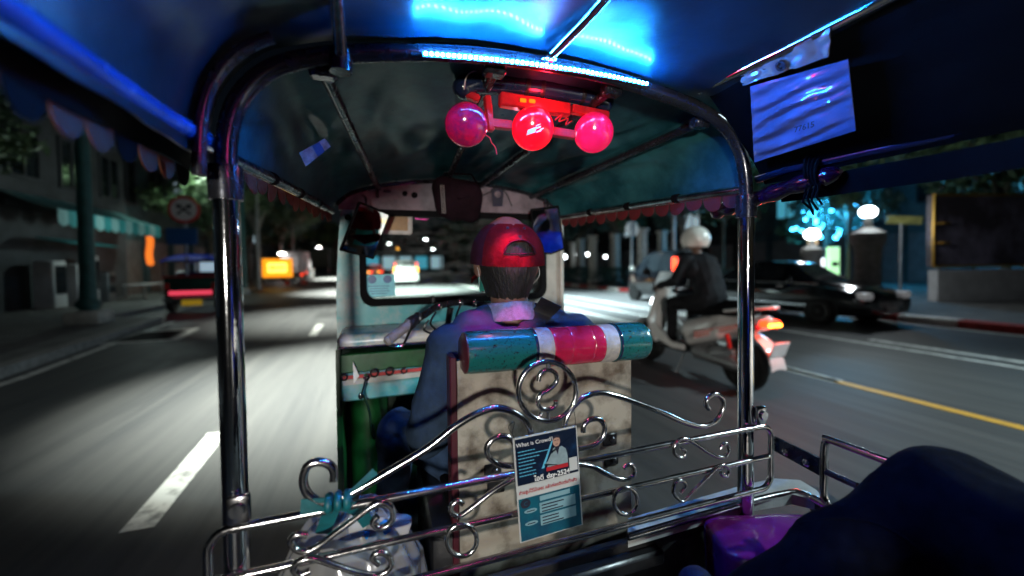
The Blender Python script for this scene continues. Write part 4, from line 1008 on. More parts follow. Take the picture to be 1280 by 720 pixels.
# hair under the cap
hr = MB()
def hairf(u, v):
    a = PI+u*PI; z = 1.425-.178*v; q = (z-1.385)/.118
    r = math.sqrt(max(.05, 1-q*q))*1.0 if z > 1.385 else 1.0-.30*((1.385-z)/.12)**1.6
    return V((.366+.0895*r*math.cos(a), 1.122+.106*r*math.sin(a)+.005*noise.noise(V((u*30, v*8, 0))), z+.012*abs(math.cos(a))*v))
hr.grid(hairf, 48, 14, .006).build('hair', M['hair'], DR)
# cap: six panels meeting at the button, opening and strap at the back, peak in front
CC = V((.366, 1.115, 1.352))
def capp(a, t):
    """a angle round, t 0 rim .. 1 crown"""
    th = t*PI/2; e = math.cos(th)**.72; z = math.sin(th)**.9*.118
    return CC+V((.1065*math.cos(a)*e, .120*math.sin(a)*e, z-.018*math.cos(th)*max(0, -math.sin(a))*.6))
cap_names = []
for k in range(6):
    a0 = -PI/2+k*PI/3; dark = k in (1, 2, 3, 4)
    b_ = MB(); nu, nv = 14, 14
    vs = [[None]*(nv+1) for _ in range(nu+1)]
    for i in range(nu+1):
        for j in range(nv+1):
            a = a0+PI/3*(i/nu); p = capp(a, j/nv*.985); n_ = (p-CC).normalized()
            e = min(i, nu-i)/nu; puff = .0025*min(1, e*8)+.002*noise.noise(p*38)
            vs[i][j] = b_.bm.verts.new(p+n_*puff)
    fs = []
    for i in range(nu):
        for j in range(nv):
            am = a0+PI/3*((i+.5)/nu); tm = (j+.5)/nv
            da = abs((am+PI/2+PI) % (2*PI)-PI)
            zz = tm*PI/2
            if da < .42 and .16 < tm < .16+.21*math.sqrt(max(0, 1-(da/.42)**2)): continue
            fs.append(b_.bm.faces.new((vs[i][j], vs[i+1][j], vs[i+1][j+1], vs[i][j+1])))
    bmesh.ops.delete(b_.bm, geom=[v for v in b_.bm.verts if not v.link_faces], context='VERTS')
    fs = [f for f in fs if f.is_valid]
    sol(b_.bm, geom=fs, thickness=.003)
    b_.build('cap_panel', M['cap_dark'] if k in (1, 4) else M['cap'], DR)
CAPB = MB().lathe([(.0, -.003), (.009, -.002), (.010, .003), (.006, .007), (0, .008)], CC+V((0, 0, .1195)), 'z', 12).build('cap_button', M['cap_dark'], DR)
ST = MB().tube(bez([capp(-PI/2+a, .165)+V((0, -.003, 0)) for a in (-.42, -.3, -.15, 0, .15, .3, .42)], 4), .0018, 6).build('cap_stitching', M['cap_dark'], DR)
MB().tube(bez([capp(-PI/2+.44*math.cos(t), .16+.22*math.sin(t))*1+V((0, -.004, 0)) for t in [PI*k/10 for k in range(11)]], 3), .0030, 6).build('cap_opening_trim', M['cap_dark'], DR)
for a in (-PI/2-.33, -PI/2+.36): 
    p = capp(a, .62); n_ = (p-CC).normalized(); MB().sph(p+n_*.003, .0045, 8, 6).build('cap_eyelet', M['ink'], DR)
MB().grid(lambda u, v: CC+V(((u-.5)*.19*(1-.18*v), .10+.085*v-.17*(u-.5)**2, -.012-.03*(u-.5)**2*4-.018*v)), 20, 8, .004).build('cap_peak', M['cap'], DR)
# face mask and its ear loops
MB().grid(lambda u, v: V((.366+.078*math.sin((u-.5)*2.3), 1.150+.093*math.cos((u-.5)*2.3)*(1-.12*(v-.5)**2*4)-.012*v, 1.352-.085*v)), 20, 12, .003).build('face_mask', M['mask'], DR)
for s_ in (-1, 1): MB().tube(bez([(.366+s_*.076, 1.20, 1.335), (.366+s_*.089, 1.15, 1.345), (.366+s_*.093, 1.105, 1.34), (.366+s_*.090, 1.095, 1.31), (.366+s_*.078, 1.15, 1.275)], 6), .0010, 6).build('mask_loop', M['white_cord'], DR)
for s_ in (-1, 1):
    e_ = MB().sph((.366+s_*.031, 1.213, 1.374), (.011, .006, .006), 10, 8).build('eye', M['white'], DR)
    MB().sph((.366+s_*.031, 1.2185, 1.374), (.0045, .002, .0045), 10, 8).build('iris', M['ink'], e_)

# ---- the passenger holding the camera: knee at the right, torso behind the lens
SHO = at(872, 735, Y=.57)
PS = empty('person', (.55, -.30, .7), 'passenger on the rear bench in dark blue jeans, knee raised at the lower right', 'person')
pr_ = [
    ('e', 2, (.62, -.38, .80), (.19, .15, .13)), ('c', 1, (.60, -.39, .86), (.59, -.37, 1.14), .155, .15), ('e', 1, (.59, -.37, 1.14), (.19, .12, .13)), ('c', 1, (.42, -.37, 1.19), (.76, -.37, 1.19), .068, .068),
    ('c', 0, (.59, -.37, 1.25), (.58, -.34, 1.37), .055, .054), ('e', 0, (.575, -.32, 1.46), (.078, .098, .115)), ('e', 0, (.575, -.225, 1.45), (.014, .02, .024)), ('e', 0, (.495, -.33, 1.45), (.012, .02, .033)), ('e', 0, (.655, -.33, 1.45), (.012, .02, .033)),
    ('c', 1, (.42, -.37, 1.19), (.32, -.24, 1.06), .066, .055), ('c', 0, (.32, -.24, 1.06), (.31, -.23, 1.05), .043, .042), ('c', 0, (.31, -.23, 1.05), (.42, -.15, 1.33), .040, .028),
    ('c', 1, (.76, -.37, 1.19), (.85, -.26, 1.06), .066, .055), ('c', 0, (.85, -.26, 1.06), (.85, -.24, 1.05), .043, .042), ('c', 0, (.85, -.24, 1.05), (.74, -.14, 1.36), .040, .028),
    # right leg crossed over the left: thigh out to the knee in view, shin lying across, shoe at the left
    ('c', 2, (.76, -.30, .84), (.905, .36, .925), .110, .098), ('e', 2, (.905, .385, .935), (.094, .085, .088)), ('c', 2, (.90, .40, .925), (.75, .47, .80), .084, .074), ('c', 2, (.75, .47, .80), (.62, .52, .72), .072, .056),
    ('c', 3, tuple(SHO+V((.06, -.03, -.11))), tuple(SHO), .046, .036), ('c', 3, (.60, .52, .71), tuple(SHO+V((.07, -.03, -.12))), .05, .046),
    # left leg under it, out of view, knee raised to shade the seat panel
    ('c', 2, (.50, -.30, .80), (.365, .40, .825), .10, .085), ('c', 2, (.365, .40, .825), (.30, .48, .42), .083, .06), ('c', 3, (.30, .48, .40), (.29, .66, .395), .046, .038),
]
pr_ += hand(0, (.42, -.15, 1.33), (.45, .35, .8), (.6, -.4, 0), .7, -1)
pr_ += hand(0, (.74, -.14, 1.36), (-.45, .3, .8), (-.6, -.4, 0), .7, 1)
PB = body('body', pr_, [M['skin'], M['blue_tee'], M['denim_dark'], M['shoe']], PS, .009, 3, ((1, 2), .015, 10))
MB().grid(lambda u, v: V((.575+.083*math.cos(2*PI*u)*math.cos(v*1.5), -.335+.103*math.sin(2*PI*u)*math.cos(v*1.5), 1.47+.108*math.sin(v*1.5)-.03*max(0, -math.sin(2*PI*u)))), 30, 10, .004).build('hair', M['hair'], PS)
MB().tube(bez([at(x, y, Y=.40) for x, y in ((1040, 612), (1075, 640), (1110, 690))], 5), .003, 6).build('seam', M['denim_dark'], PS) if False else None
A_s = SHO+V((.06, -.03, -.11)); d_s = (SHO-A_s).normalized(); w_s = (CAM-SHO); w_s = (w_s-d_s*w_s.dot(d_s)).normalized(); u_s = d_s.cross(w_s)
for k in range(6):
    c = A_s.lerp(SHO, .35+.13*k); r_ = .046-.010*(.35+.13*k)
    MB().tube([c+d_s*.006*math.sin(t*2+k)+(r_+.003)*(math.cos(t)*u_s+math.sin(t)*w_s) for t in [PI*(.12+.76*j/9) for j in range(10)]], .0048, 8).build('shoe_lace', M['sign_blue'], PS)
bv = mesh_bvh(PB)
sm = []
for x, y in ((1000, 655), (1050, 648), (1095, 655), (1135, 676), (1165, 706)):
    d = (at(x, y, Y=1)-CAM).normalized(); h = bv.ray_cast(CAM+d*.15, d)
    if h[0]: sm.append(h[0]+h[1]*.001)
if len(sm) > 2: MB().tube(bez(sm, 5), .0022, 6).build('trouser_seam', M['denim_dark'], PS)

# ================================================================== THE STREET
KL = [(-4.0, -30), (-4.15, 0), (-4.45, 6.7), (-5.1, 12.3), (-6.7, 13.2), (-6.8, 24), (-6.7, 27), (-7.6, 36), (-9.2, 60), (-11, 130), (-11, 220)]
KR = [(10.7, -30), (10.7, 220)]


def sheet(name, pts, z, m, parent=None, kind='structure'):
    b = MB(); b.bm.faces.new([b.bm.verts.new((x, y, z)) for x, y in pts]); bmesh.ops.recalc_face_normals(b.bm, faces=b.bm.faces[:])
    if b.bm.faces[:][0].normal.z < 0: bmesh.ops.reverse_faces(b.bm, faces=b.bm.faces[:])
    bmesh.ops.triangulate(b.bm, faces=b.bm.faces[:]); o = b.build(name, m, parent, smooth=False)
    if kind: o['kind'] = kind
    return o


def slab(name, pts, z0, z1, m):
    o = MB().poly([(x, y, z0) for x, y in pts], (0, 0, z1-z0)); bmesh.ops.triangulate(o.bm, faces=o.bm.faces[:]); o = o.build(name, m, None, smooth=False); o['kind'] = 'structure'; return o


sheet('ground', [(-400, -200), (400, -200), (400, 900), (-400, 900)], -.02, M['soil'])
ROAD = sheet('road', [(x, y) for x, y in KL]+[(10.7, 220), (10.7, -30)], 0, M['asphalt'])
slab('left_pavement', [(x-.22, y) for x, y in KL]+[(-40, 220), (-40, -30)], -.01, .13, M['pave'])
slab('right_pavement', [(10.98, -30), (10.98, 220), (60, 220), (60, -30)], -.01, .14, M['pave'])
LK = MB().poly([(x, y, -.01) for x, y in KL]+[(x-.218, y, -.01) for x, y in KL[::-1]], (0, 0, .145)); bmesh.ops.triangulate(LK.bm, faces=LK.bm.faces[:]); LK = LK.build('left_kerb', M['kerb'], None, smooth=False); LK['kind'] = 'structure'
RK = bpy.data.objects.new('right_kerb', None); COL.objects.link(RK); WL[RK] = V((0, 0, 0)); RK['kind'] = 'structure'
for k in range(70):
    y = 1.2+k*.96; MB().box((10.84+.006*math.sin(k*5), y, .068), (.276, .945, .156), (0, .01*math.sin(k*3), 0), bev=.02).build('kerb_stone', M['k_red'] if k % 2 else M['k_white'], RK, smooth=False)


def stripe(x0, x1, y0, y1, m='line', name='lane_line', dx=0):
    return sheet(name, [(x0, y0), (x1, y0), (x1+dx, y1), (x0+dx, y1)], .004, M[m], ROAD, None)


for y, l in ((2.55, 1.3), (8.6, 1.6), (14.8, 1.9), (21, 1.9), (27, 1.9), (33, 1.9)): stripe(-1.27, -1.12, y, y+l, dx=-.05)
for a, b in zip(KL[1:4], KL[2:4]): stripe(a[0]+.16, a[0]+.28, a[1], b[1], dx=b[0]-a[0], name='edge_line')
for p, q in (((-4.72, 9.1), (-3.55, 9.1)), ((-4.72, 10.55), (-3.9, 10.55))): sheet('box_marking', [(p[0], p[1]), (q[0], q[1]), (q[0], q[1]+.16), (p[0], p[1]+.16)], .005, M['line'], ROAD, None)
sheet('box_marking', [(-3.72, 9.26), (-3.55, 9.26), (-3.75, 10.71), (-3.9, 10.71)], .006, M['line'], ROAD, None)
sheet('drain_cover', [(-4.6, 9.3), (-3.8, 9.3), (-3.95, 10.5), (-4.7, 10.5)], .005, M['black_rubber'], ROAD, None)
for x, m, w_ in ((5.25, 'line', .20), (7.35, 'line', .13)): stripe(x, x+w_, 4.6 if x < 6 else 2.5, 150, m)
stripe(4.75, 4.87, -6, 4.55, 'line_y'); stripe(4.72, 4.92, 3.0, 4.3, 'line'); stripe(6.3, 6.42, 7.5, 60, 'line'); stripe(10.35, 10.47, -6, 150, 'line')
for k in range(4): stripe(7.75+.1*k, 7.93+.1*k, 1.5-k*3.5, 4.4-k*3.5)
for k, (x, y, w_, l_) in enumerate(((-.75, 7.2, .35, .5), (-1.6, 11.5, .8, 1.4), (.9, 16, .6, 2), (-.5, 12.8, .5, .35), (-3.2, 7.1, .9, 1.6), (1.2, 6.5, .8, 1.0))):
    sheet('road_patch', [(x, y), (x+w_, y+.03), (x+w_-.04, y+l_), (x+.02, y+l_)], .003, mat('tar_patch', (.028, .029, .03), .6, scale=3, var=.3, bump=.4) if k == 0 else bpy.data.materials['tar_patch'], ROAD, None)


# ------------------------------------------------------------------ trees: trunk, limbs, crown of leaf clumps
def leafmesh(seed, n, R, zc, sz, mats, squash=.75, blobs=14):
    rnd = random.Random(seed); vs, fs, mi = [], [], []
    cl = []
    for k in range(blobs):
        a = rnd.uniform(0, 2*PI); r = R*(.25+.65*rnd.random()**.7); cl.append((V((r*math.cos(a), r*math.sin(a), zc+R*squash*rnd.uniform(-.75, .9)*(1-.45*(r/R)))), R*rnd.uniform(.22, .42)))
    for k in range(n):
        c, cr = cl[rnd.randrange(len(cl))]
        d = V((rnd.gauss(0, 1), rnd.gauss(0, 1), rnd.gauss(0, 1)*.7)).normalized()*cr*rnd.random()**.45
        p = c+d; s = sz*rnd.uniform(.6, 1.3); u = V((rnd.gauss(0, 1), rnd.gauss(0, 1), rnd.gauss(0, .5)-.35)).normalized(); v = u.cross(V((rnd.gauss(0, 1), rnd.gauss(0, 1), rnd.gauss(0, 1)))).normalized()
        i = len(vs); vs += [p-u*s, p+v*s*.36-u*s*.1, p+u*s, p-v*s*.36+u*s*.05]; fs.append((i, i+1, i+2, i+3)); mi.append(0 if (noise.noise(c*.7) > -.05) else 1)
    me = bpy.data.meshes.new('crown'); me.from_pydata(vs, [], fs); me.polygons.foreach_set('material_index', mi)
    return me, cl


def make_tree(seed, R, zc, trunk_r, leaf, bark, n=4200, lean=.2):
    rnd = random.Random(seed); t = empty('street_tree', (0, 0, 0), 'tree', 'tree')
    me, cl = leafmesh(seed, n, R, zc, .17, None)
    o = link('crown', me, leaf, t, False)
    b = MB(); top = V((rnd.uniform(-lean, lean), rnd.uniform(-lean, lean), zc-R*.5))
    b.tube(bez([V((0, 0, -.05)), V((.04, .02, .5)), top*.55+V((.05, 0, 0)), top, top+V((0, 0, R*.5))], 5), [trunk_r*(1.5-.5*min(1, k/4))*(1-.035*k) for k in range(21)], 10)
    for c, cr in cl[:9]:
        b.tube(bez([top*.8, top.lerp(c, .4)+V((0, 0, .15)), c], 4), [trunk_r*.45*(1-.1*k) for k in range(9)], 7)
    b.build('trunk', bark, t); return t


T1 = make_tree(3, 2.6, 4.9, .17, [M['leaf'], M['leaf_l']], M['bark'])
T2 = make_tree(11, 2.2, 4.4, .13, [M['leaf_t'], M['leaf']], M['bark'])
T3 = make_tree(29, 3.0, 5.6, .22, [M['leaf'], M['leaf_t']], M['bark_pale'])
used = set()


def put(t, x, y, s, rz, label, group, z=.13):
    o = t if t not in used else copy_tree(t); used.add(t)
    o.location = (x, y, z); o.rotation_euler = (0, 0, rz); o.scale = (s, s, s); o['label'] = label; o['group'] = group; return o


GL, GR, GF = 'street trees along the left pavement', 'trees behind the right kerb', 'trees closing the far end of the avenue'
tb_ = at(322, 352, Y=30)
put(T3, tb_.x, 30, 1.05, .4, 'broad tree whose lit trunk stands left of the orange sign', GL)
SIDE = {'L': ['dark tree above the teal post and concrete block on the left', 'tree reaching over the roof of the parked tuk-tuk', 'leafy tree beyond the orange sign on the left pavement', 'tall broad tree beyond the white box truck', 'dark tree well past the box truck on the left', 'last dark tree at the far left end of the avenue', 'slim tree right behind the orange sign', 'far tree between the box truck and the left mirror'],
        'R': ['blue-green tree just right of the round grey sign', 'tree behind the hedge left of the round grey sign', 'bushy tree above the second hedge bush gap', 'pale-trunked tree behind the middle of the hedge', 'dark tree past the far end of the hedge', 'slim tree beyond the hedge near the right mirror', 'pale-trunked tree far up the right kerb', 'last tree up the right kerb', 'big tree deep in the park behind the pale pillars', 'wide pale-trunked tree deep in the park', 'tallest tree far back in the park', 'tree in the park above the scooter rider', 'tree behind the globe lamp at the right', 'pale-trunked tree leaning close to the right kerb', 'bushy tree close to the kerb right of the red cap', 'tree close to the right kerb past the hedge end', 'far bushy tree hard against the right kerb'],
        'F': ['far tree left of the white people carrier', 'far pale-trunked tree behind the white people carrier', 'far tree right of the white people carrier', 'far tree behind the left mirror', 'far tree beside the driver cap', 'tallest far tree closing the avenue']}
for k, (x, y, s, t) in enumerate(((-9.6, 12.8, 1.0, T1), (-8.3, 25.5, .95, T1), (-9.5, 40, 1.15, T1), (-9.8, 50, 1.2, T3), (-11, 63, 1.25, T1), (-11.5, 78, 1.3, T2), (-8.9, 34.5, 1.0, T2), (-6.2, 70, 1.2, T1))):
    put(t, x, y, s, k*1.3, SIDE['L'][k], GL)
for k, (x, y, s, t) in enumerate(((13.0, 14.5, .95, T2), (12.6, 19, .9, T1), (13.2, 24, 1.0, T2), (12.7, 29.5, .95, T3), (12.8, 37, 1.0, T1), (13, 45, 1.05, T2), (13, 55, 1.1, T3), (13.4, 68, 1.2, T1), (18, 17, 1.1, T1), (17.5, 27, 1.2, T3), (18.5, 38, 1.3, T2), (19, 11.5, 1.0, T2), (18.4, 6.8, .9, T1), (11.8, 33, .85, T3), (11.6, 41, .95, T1), (11.5, 50, 1.0, T2), (11.4, 60, 1.1, T1))):
    put(t, x, y, s, k*.9+.3, SIDE['R'][k], GR)
for k, (x, y, s, t) in enumerate(((-4, 98, 1.5, T1), (2, 104, 1.6, T3), (8, 96, 1.5, T2), (-9, 108, 1.7, T3), (14, 106, 1.7, T1), (5, 118, 2.0, T1))):
    put(t, x, y, s, k*1.1, SIDE['F'][k], GF)


def bush(x, y, sx, sy, h, seed, label, group):
    rnd = random.Random(seed); vs, fs = [], []
    for k in range(900):
        d = V((rnd.gauss(0, 1), rnd.gauss(0, 1), rnd.gauss(0, 1))).normalized(); e = (abs(d.x)**4+abs(d.y)**4+abs(d.z)**4)**.25; d /= e
        p = V((x+d.x*sx*rnd.uniform(.8, 1.02), y+d.y*sy*rnd.uniform(.8, 1.02), .14+h/2+d.z*h/2*rnd.uniform(.85, 1.05))); s = rnd.uniform(.05, .1)
        u = V((rnd.gauss(0, 1), rnd.gauss(0, 1), rnd.gauss(0, 1))).normalized(); v = u.cross(V((.3, .5, .8))).normalized(); i = len(vs)
        vs += [p-u*s, p+v*s*.5, p+u*s, p-v*s*.5]; fs.append((i, i+1, i+2, i+3))
    me = bpy.data.meshes.new('hedge_bush'); me.from_pydata(vs, [], fs); o = link('hedge_bush', me, M['leaf_t'], None, False); return tag(o, label, 'bush', group)


for k, y in enumerate((10.5, 13, 15.4, 17.8, 20.2, 22.6, 25, 27.4, 30)): bush(12.1, y, .75, 1.12, .95, k, ('nearest', 'second nearest', 'third', 'fourth', 'middle', 'fourth from the far end', 'third from the far end', 'second farthest', 'farthest')[k]+' clipped bush of the hedge behind the red and white kerb', 'hedge bushes behind the right kerb')
# pale pillars in the park with small globe lights
for k, (px, y) in enumerate(((716, 27), (727, 23), (741, 20), (770, 19), (803, 15.5), (828, 16.5), (742.5, 24.5))):
    x = at(px, 330, Y=y).x; pi_ = MB().box((x, y, 1.45), (.34, .34, 2.7), bev=.03).box((x, y, .3), (.46, .46, .32), bev=.02).box((x, y, 2.85), (.46, .46, .12), bev=.02).build('park_pillar', M['concrete'], None); tag(pi_, 'pale square pillar in the dark park, '+('farthest, beside the right mirror', 'second from the right mirror', 'between the second and third tree trunks', 'left of the round grey sign', 'right of the round grey sign', 'left of the white helmet', 'set back between two others')[k], 'pillar', 'pale pillars behind the hedge')
for k, (px, py, y, c_) in enumerate(((706, 321, 25, 'globe_on'), (718, 318, 29, 'globe_on'), (729, 317, 26, 'globe_on'), (734.5, 318, 31, 'globe_on'), (757, 321, 30, 'globe_on'))):
    p = at(px, py, Y=y); t = empty('park_light', (p.x, y, .14), 'small globe light on a thin post in the park, '+('leftmost, beside the right mirror', 'second from the left', 'third from the left', 'fourth from the left', 'rightmost, near the round sign')[k], 'lamp', 'small globe lights in the park')
    MB().sph((p.x, y, p.z), .12, 12, 8).build('globe', M['globe_on'], t); MB().tube([(p.x, y, .14), (p.x, y, p.z-.1)], .03, 8).build('post', M['steel'], t)
# round sign on a post, seen from behind
p = at(790, 286, Y=14.6); SG = empty('round_sign', (p.x, 14.6, .14), 'round grey sign on a steel post by the red and white kerb', 'sign')
MB().lathe([(.33, 0), (.34, .015), (.33, .03), (0, .03)], p, (V((1, 0, 0)), V((0, 0, 1)), V((0, -1, 0))), 24).build('sign_plate', M['alu'], SG)
MB().tube([(p.x, 14.64, .14), (p.x, 14.64, p.z+.3)], .05, 10).build('post', M['steel'], SG); MB().box((p.x, 14.6, 1.0), (.2, .1, .35), bev=.02).build('post_box', M['concrete'], SG)


# ------------------------------------------------------------------ vehicles, local frame: front +Y, origin on the ground
def wheel(par, x, y, r, w_=.2, spokes=5):
    s_ = 1 if x > 0 else -1; A = (V((0, 1, 0)), V((0, 0, 1)), V((s_, 0, 0)))
    o = MB().lathe([(r*.62, -w_/2), (r*.93, -w_/2), (r, -w_*.3), (r, w_*.3), (r*.93, w_/2), (r*.62, w_/2)], (x, y, r), A, 26).build('wheel', M['tyre'], par)
    b = MB().lathe([(r*.60, w_*.38), (r*.64, w_*.5), (r*.58, w_*.5), (r*.54, w_*.3), (0, w_*.28)], (x, y, r), A, 26)
    for k in range(spokes):
        a = 2*PI*k/spokes; b.box((x+s_*w_*.40, y+r*.3*math.cos(a), r+r*.3*math.sin(a)), (.03, r*.56, r*.15), (a, 0, 0))
    b.lathe([(r*.13, w_*.3), (r*.12, w_*.5), (0, w_*.5)], (x, y, r), A, 12); b.build('rim', M['rim'], o); return o


def car(label, st, glass_side, glass_top, paint, wheels, wr, group=None, rear=None, front=None, name='parked_car'):
    t = empty(name, (0, 0, 0), label, 'car', group)
    def ringp(s):
        y, zb, zbelt, zr, wb, wrf = s
        h = [(wb*.90, zb), (wb*.985, zb+.14), (wb, (zb+zbelt)*.5+.05), (wb*.975, zbelt), (wrf+.01, zr-.07), (wrf*.82, zr), (0, zr+.012)]
        return [V((x, y, z)) for x, z in h]+[V((-x, y, z)) for x, z in h[-2::-1]]
    R = [ringp(s) for s in st]; b = MB(); rows = [[b.bm.verts.new(p) for p in r] for r in R]; n = len(R[0])
    for A, B in zip(rows, rows[1:]):
        for k in range(n-1): b.bm.faces.new((A[k], B[k], B[k+1], A[k+1]))
        b.bm.faces.new((A[n-1], B[n-1], B[0], A[0]))
    b.bm.faces.new(rows[0]); b.bm.faces.new(rows[-1][::-1]); bmesh.ops.recalc_face_normals(b.bm, faces=b.bm.faces[:])
    bd_ = b.build('body', paint, t, auto=28)
    def pane(q, name='side_window', m='pane_d'):
        c = sum(q, V((0, 0, 0)))/4; nn_ = (q[1]-q[0]).cross(q[3]-q[0]).normalized()
        if nn_.dot(c-V((0, c.y, .8))) < 0: nn_ = -nn_
        q = [c+(p-c)*.9+nn_*.012 for p in q]; MB().poly(q, nn_*-.02).build(name, M[m], t, smooth=False)
    for i in glass_side:
        for a, b2 in ((3, 4), (n-4, n-5)): pane([R[i][a], R[i+1][a], R[i+1][b2], R[i][b2]])
    for i in glass_top: pane([R[i][5], R[i+1][5], R[i+1][n-6], R[i][n-6]], 'windscreen')
    for x, y in wheels:
        MB().lathe([(wr*1.16, -.02), (wr*1.16, .03), (wr*.9, .03)], (x*1.01, y, wr), (V((0, 1, 0)), V((0, 0, 1)), V((1 if x > 0 else -1, 0, 0))), 24).build('wheel_arch', M['black_plastic'], t); wheel(t, x, y, wr)
    for nm, loc, sz, m in (rear or [])+(front or []):
        MB().box(loc, sz, bev=min(sz)*.3, seg=2).build(nm, M[m], t)
    for s_ in (-1, 1): MB().sph((s_*(st[3][4]+.09), st[3][0]+.15 if False else .75, 1.0), (.11, .06, .08), 10, 8).build('wing_mirror', paint, t)
    return t


sedan = [(-2.2, .35, .72, .86, .74, .60), (-2.1, .24, .88, .96, .84, .66), (-1.55, .22, .93, 1.05, .87, .66), (-.95, .22, .93, 1.41, .88, .58), (-.2, .22, .92, 1.46, .89, .60), (.45, .22, .91, 1.38, .89, .60), (1.05, .22, .90, .98, .88, .68), (1.8, .23, .80, .86, .86, .66), (2.15, .26, .66, .72, .78, .58), (2.25, .32, .58, .62, .70, .5)]
mpv = [(-1.95, .34, .98, 1.02, .76, .62), (-1.9, .25, 1.0, 1.30, .82, .66), (-1.72, .23, 1.02, 1.66, .84, .64), (-.9, .22, 1.02, 1.72, .86, .66), (.1, .22, 1.0, 1.72, .86, .66), (.75, .22, .98, 1.58, .86, .64), (1.35, .22, .96, 1.08, .85, .64), (1.85, .25, .78, .86, .80, .58), (1.98, .32, .62, .68, .72, .5)]
vx = at(508, 357, Z=0)
CW = car('white people carrier seen from behind through the windscreen, tail lamps lit', mpv, (2, 3, 4), (5,), M['car_white'], [(s_*.78, y) for s_ in (-1, 1) for y in (-1.25, 1.25)], .30,
         rear=[('rear_window', (0, -1.86, 1.32), (1.22, .06, .42), 'pane_d'), ('rear_bumper', (0, -1.98, .42), (1.5, .10, .24), 'car_white'), ('number_plate', (0, -1.99, .80), (.36, .03, .13), 'plate_w'), ('bumper_gap_strip', (0, -1.99, .28), (1.3, .05, .10), 'black_plastic'), ('tail_handle', (0, -1.985, .93), (.5, .03, .06), 'alu')] +  # includes a low black plastic strip under the bumper
         [('tail_lamp', (s_*.72, -1.93, 1.06), (.15, .10, .34), 'lens_amber') for s_ in (-1, 1)]+[('tail_lamp', (s_*.70, -1.90, 1.42), (.08, .08, .24), 'lens_red') for s_ in (-1, 1)])
CW.location = (vx.x, vx.y+2, 0)
CR = car('red car ahead with bright tail lamps, half hidden by the left mirror', sedan, (2, 3, 4), (2, 5), M['car_red'], [(s_*.82, y) for s_ in (-1, 1) for y in (-1.35, 1.35)], .31,
         rear=[('tail_lamp', (s_*.62, -2.17, .74), (.34, .10, .17), 'lens_red') for s_ in (-1, 1)]+[('indicator', (s_*.36, -2.18, .74), (.14, .10, .13), 'lens_amber') for s_ in (-1, 1)]+[('number_plate', (0, -2.22, .60), (.36, .03, .12), 'plate_w'), ('rear_bumper', (0, -2.2, .42), (1.5, .10, .2), 'car_red')])
p = at(468, 349, Z=0); CR.location = (p.x, p.y+2, 0)
CR3 = copy_tree(CR); CR3['label'] = 'red car nosing out between the lit queue and the left cab post'; q = at(460, 344, Z=0); CR3.location = (q.x, 43, 0); CR2 = copy_tree(CR); CR2['label'] = 'farther red car in the queue left of the white people carrier'; q = at(478, 343, Z=0); CR2.location = (q.x-1.2, 52, 0)
CD = car('black saloon passing on the right with its side catching white lamp light', sedan, (2, 3, 4), (2, 5), M['car_dark'], [(s_*.82, y) for s_ in (-1, 1) for y in (-1.35, 1.35)], .31,
         front=[('head_lamp', (s_*.66, 2.12, .68), (.26, .22, .15), 'head_on') for s_ in (-1, 1)]+[('grille', (0, 2.24, .50), (.8, .06, .12), 'alu'), ('number_plate', (0, 2.27, .42), (.36, .03, .11), 'plate_w')], rear=[('tail_lamp', (s_*.66, -2.15, .78), (.28, .10, .15), 'lens_red') for s_ in (-1, 1)])
for s_ in (-1, 1):
    for y in (-.55, .45): MB().box((s_*.895, y, .84), (.02, .18, .03), bev=.006).build('door_handle', M['chrome'], CD)
    MB().box((s_*.888, .0, .925), (.014, 2.7, .02)).build('window_trim', M['chrome'], CD); MB().box((s_*.90, 0, .42), (.02, 2.2, .05), bev=.006).build('door_moulding', M['chrome'], CD)
CD.scale = (.92, .92, .92); CD.location = (9.55, 7.1, 0); CD.rotation_euler = (0, 0, PI+.02)
CD2 = car('short dark car with red tail lamps, half hidden behind the scooter rider', [(a*.62, b, c, d, e, f) for a, b, c, d, e, f in mpv], (2, 3, 4), (5,), M['car_dark'], [(s_*.78, y) for s_ in (-1, 1) for y in (-.78, .78)], .30,
          rear=[('rear_window', (0, -1.15, 1.32), (1.2, .06, .36), 'pane_d'), ('rear_bumper', (0, -1.23, .42), (1.5, .10, .24), 'car_dark'), ('number_plate', (0, -1.24, .70), (.36, .03, .13), 'plate_w')]+[('tail_lamp', (s_*.73, -1.14, 1.28), (.14, .12, .42), 'lens_red') for s_ in (-1, 1)])
CD2.location = (9.5, 11.25, 0)
CWH = car('small white car parked at the left kerb near the cones', sedan, (2, 3, 4), (2, 5), M['car_white'], [(s_*.82, y) for s_ in (-1, 1) for y in (-1.35, 1.35)], .31, rear=[('tail_lamp', (s_*.66, -2.15, .78), (.28, .10, .15), 'lens_red') for s_ in (-1, 1)]+[('number_plate', (0, -2.22, .6), (.36, .03, .12), 'plate_w')])
p = at(408, 345, Z=0); CWH.location = (p.x-.4, 44, 0)
# amber-flashing car across the junction
CA = car('white car with an amber flasher waiting across the junction', sedan, (2, 3, 4), (2, 5), M['car_white'], [(s_*.82, y) for s_ in (-1, 1) for y in (-1.35, 1.35)], .31, front=[('head_lamp', (s_*.62, 2.17, .66), (.24, .16, .14), 'lens_amber') for s_ in (-1, 1)]+[('roof_flasher', (0, 0, 1.53), (.5, .2, .12), 'lens_amber')])
p = at(563, 340, Z=0); CA.location = (p.x, 46, 0); CA.rotation_euler = (0, 0, PI*.8)

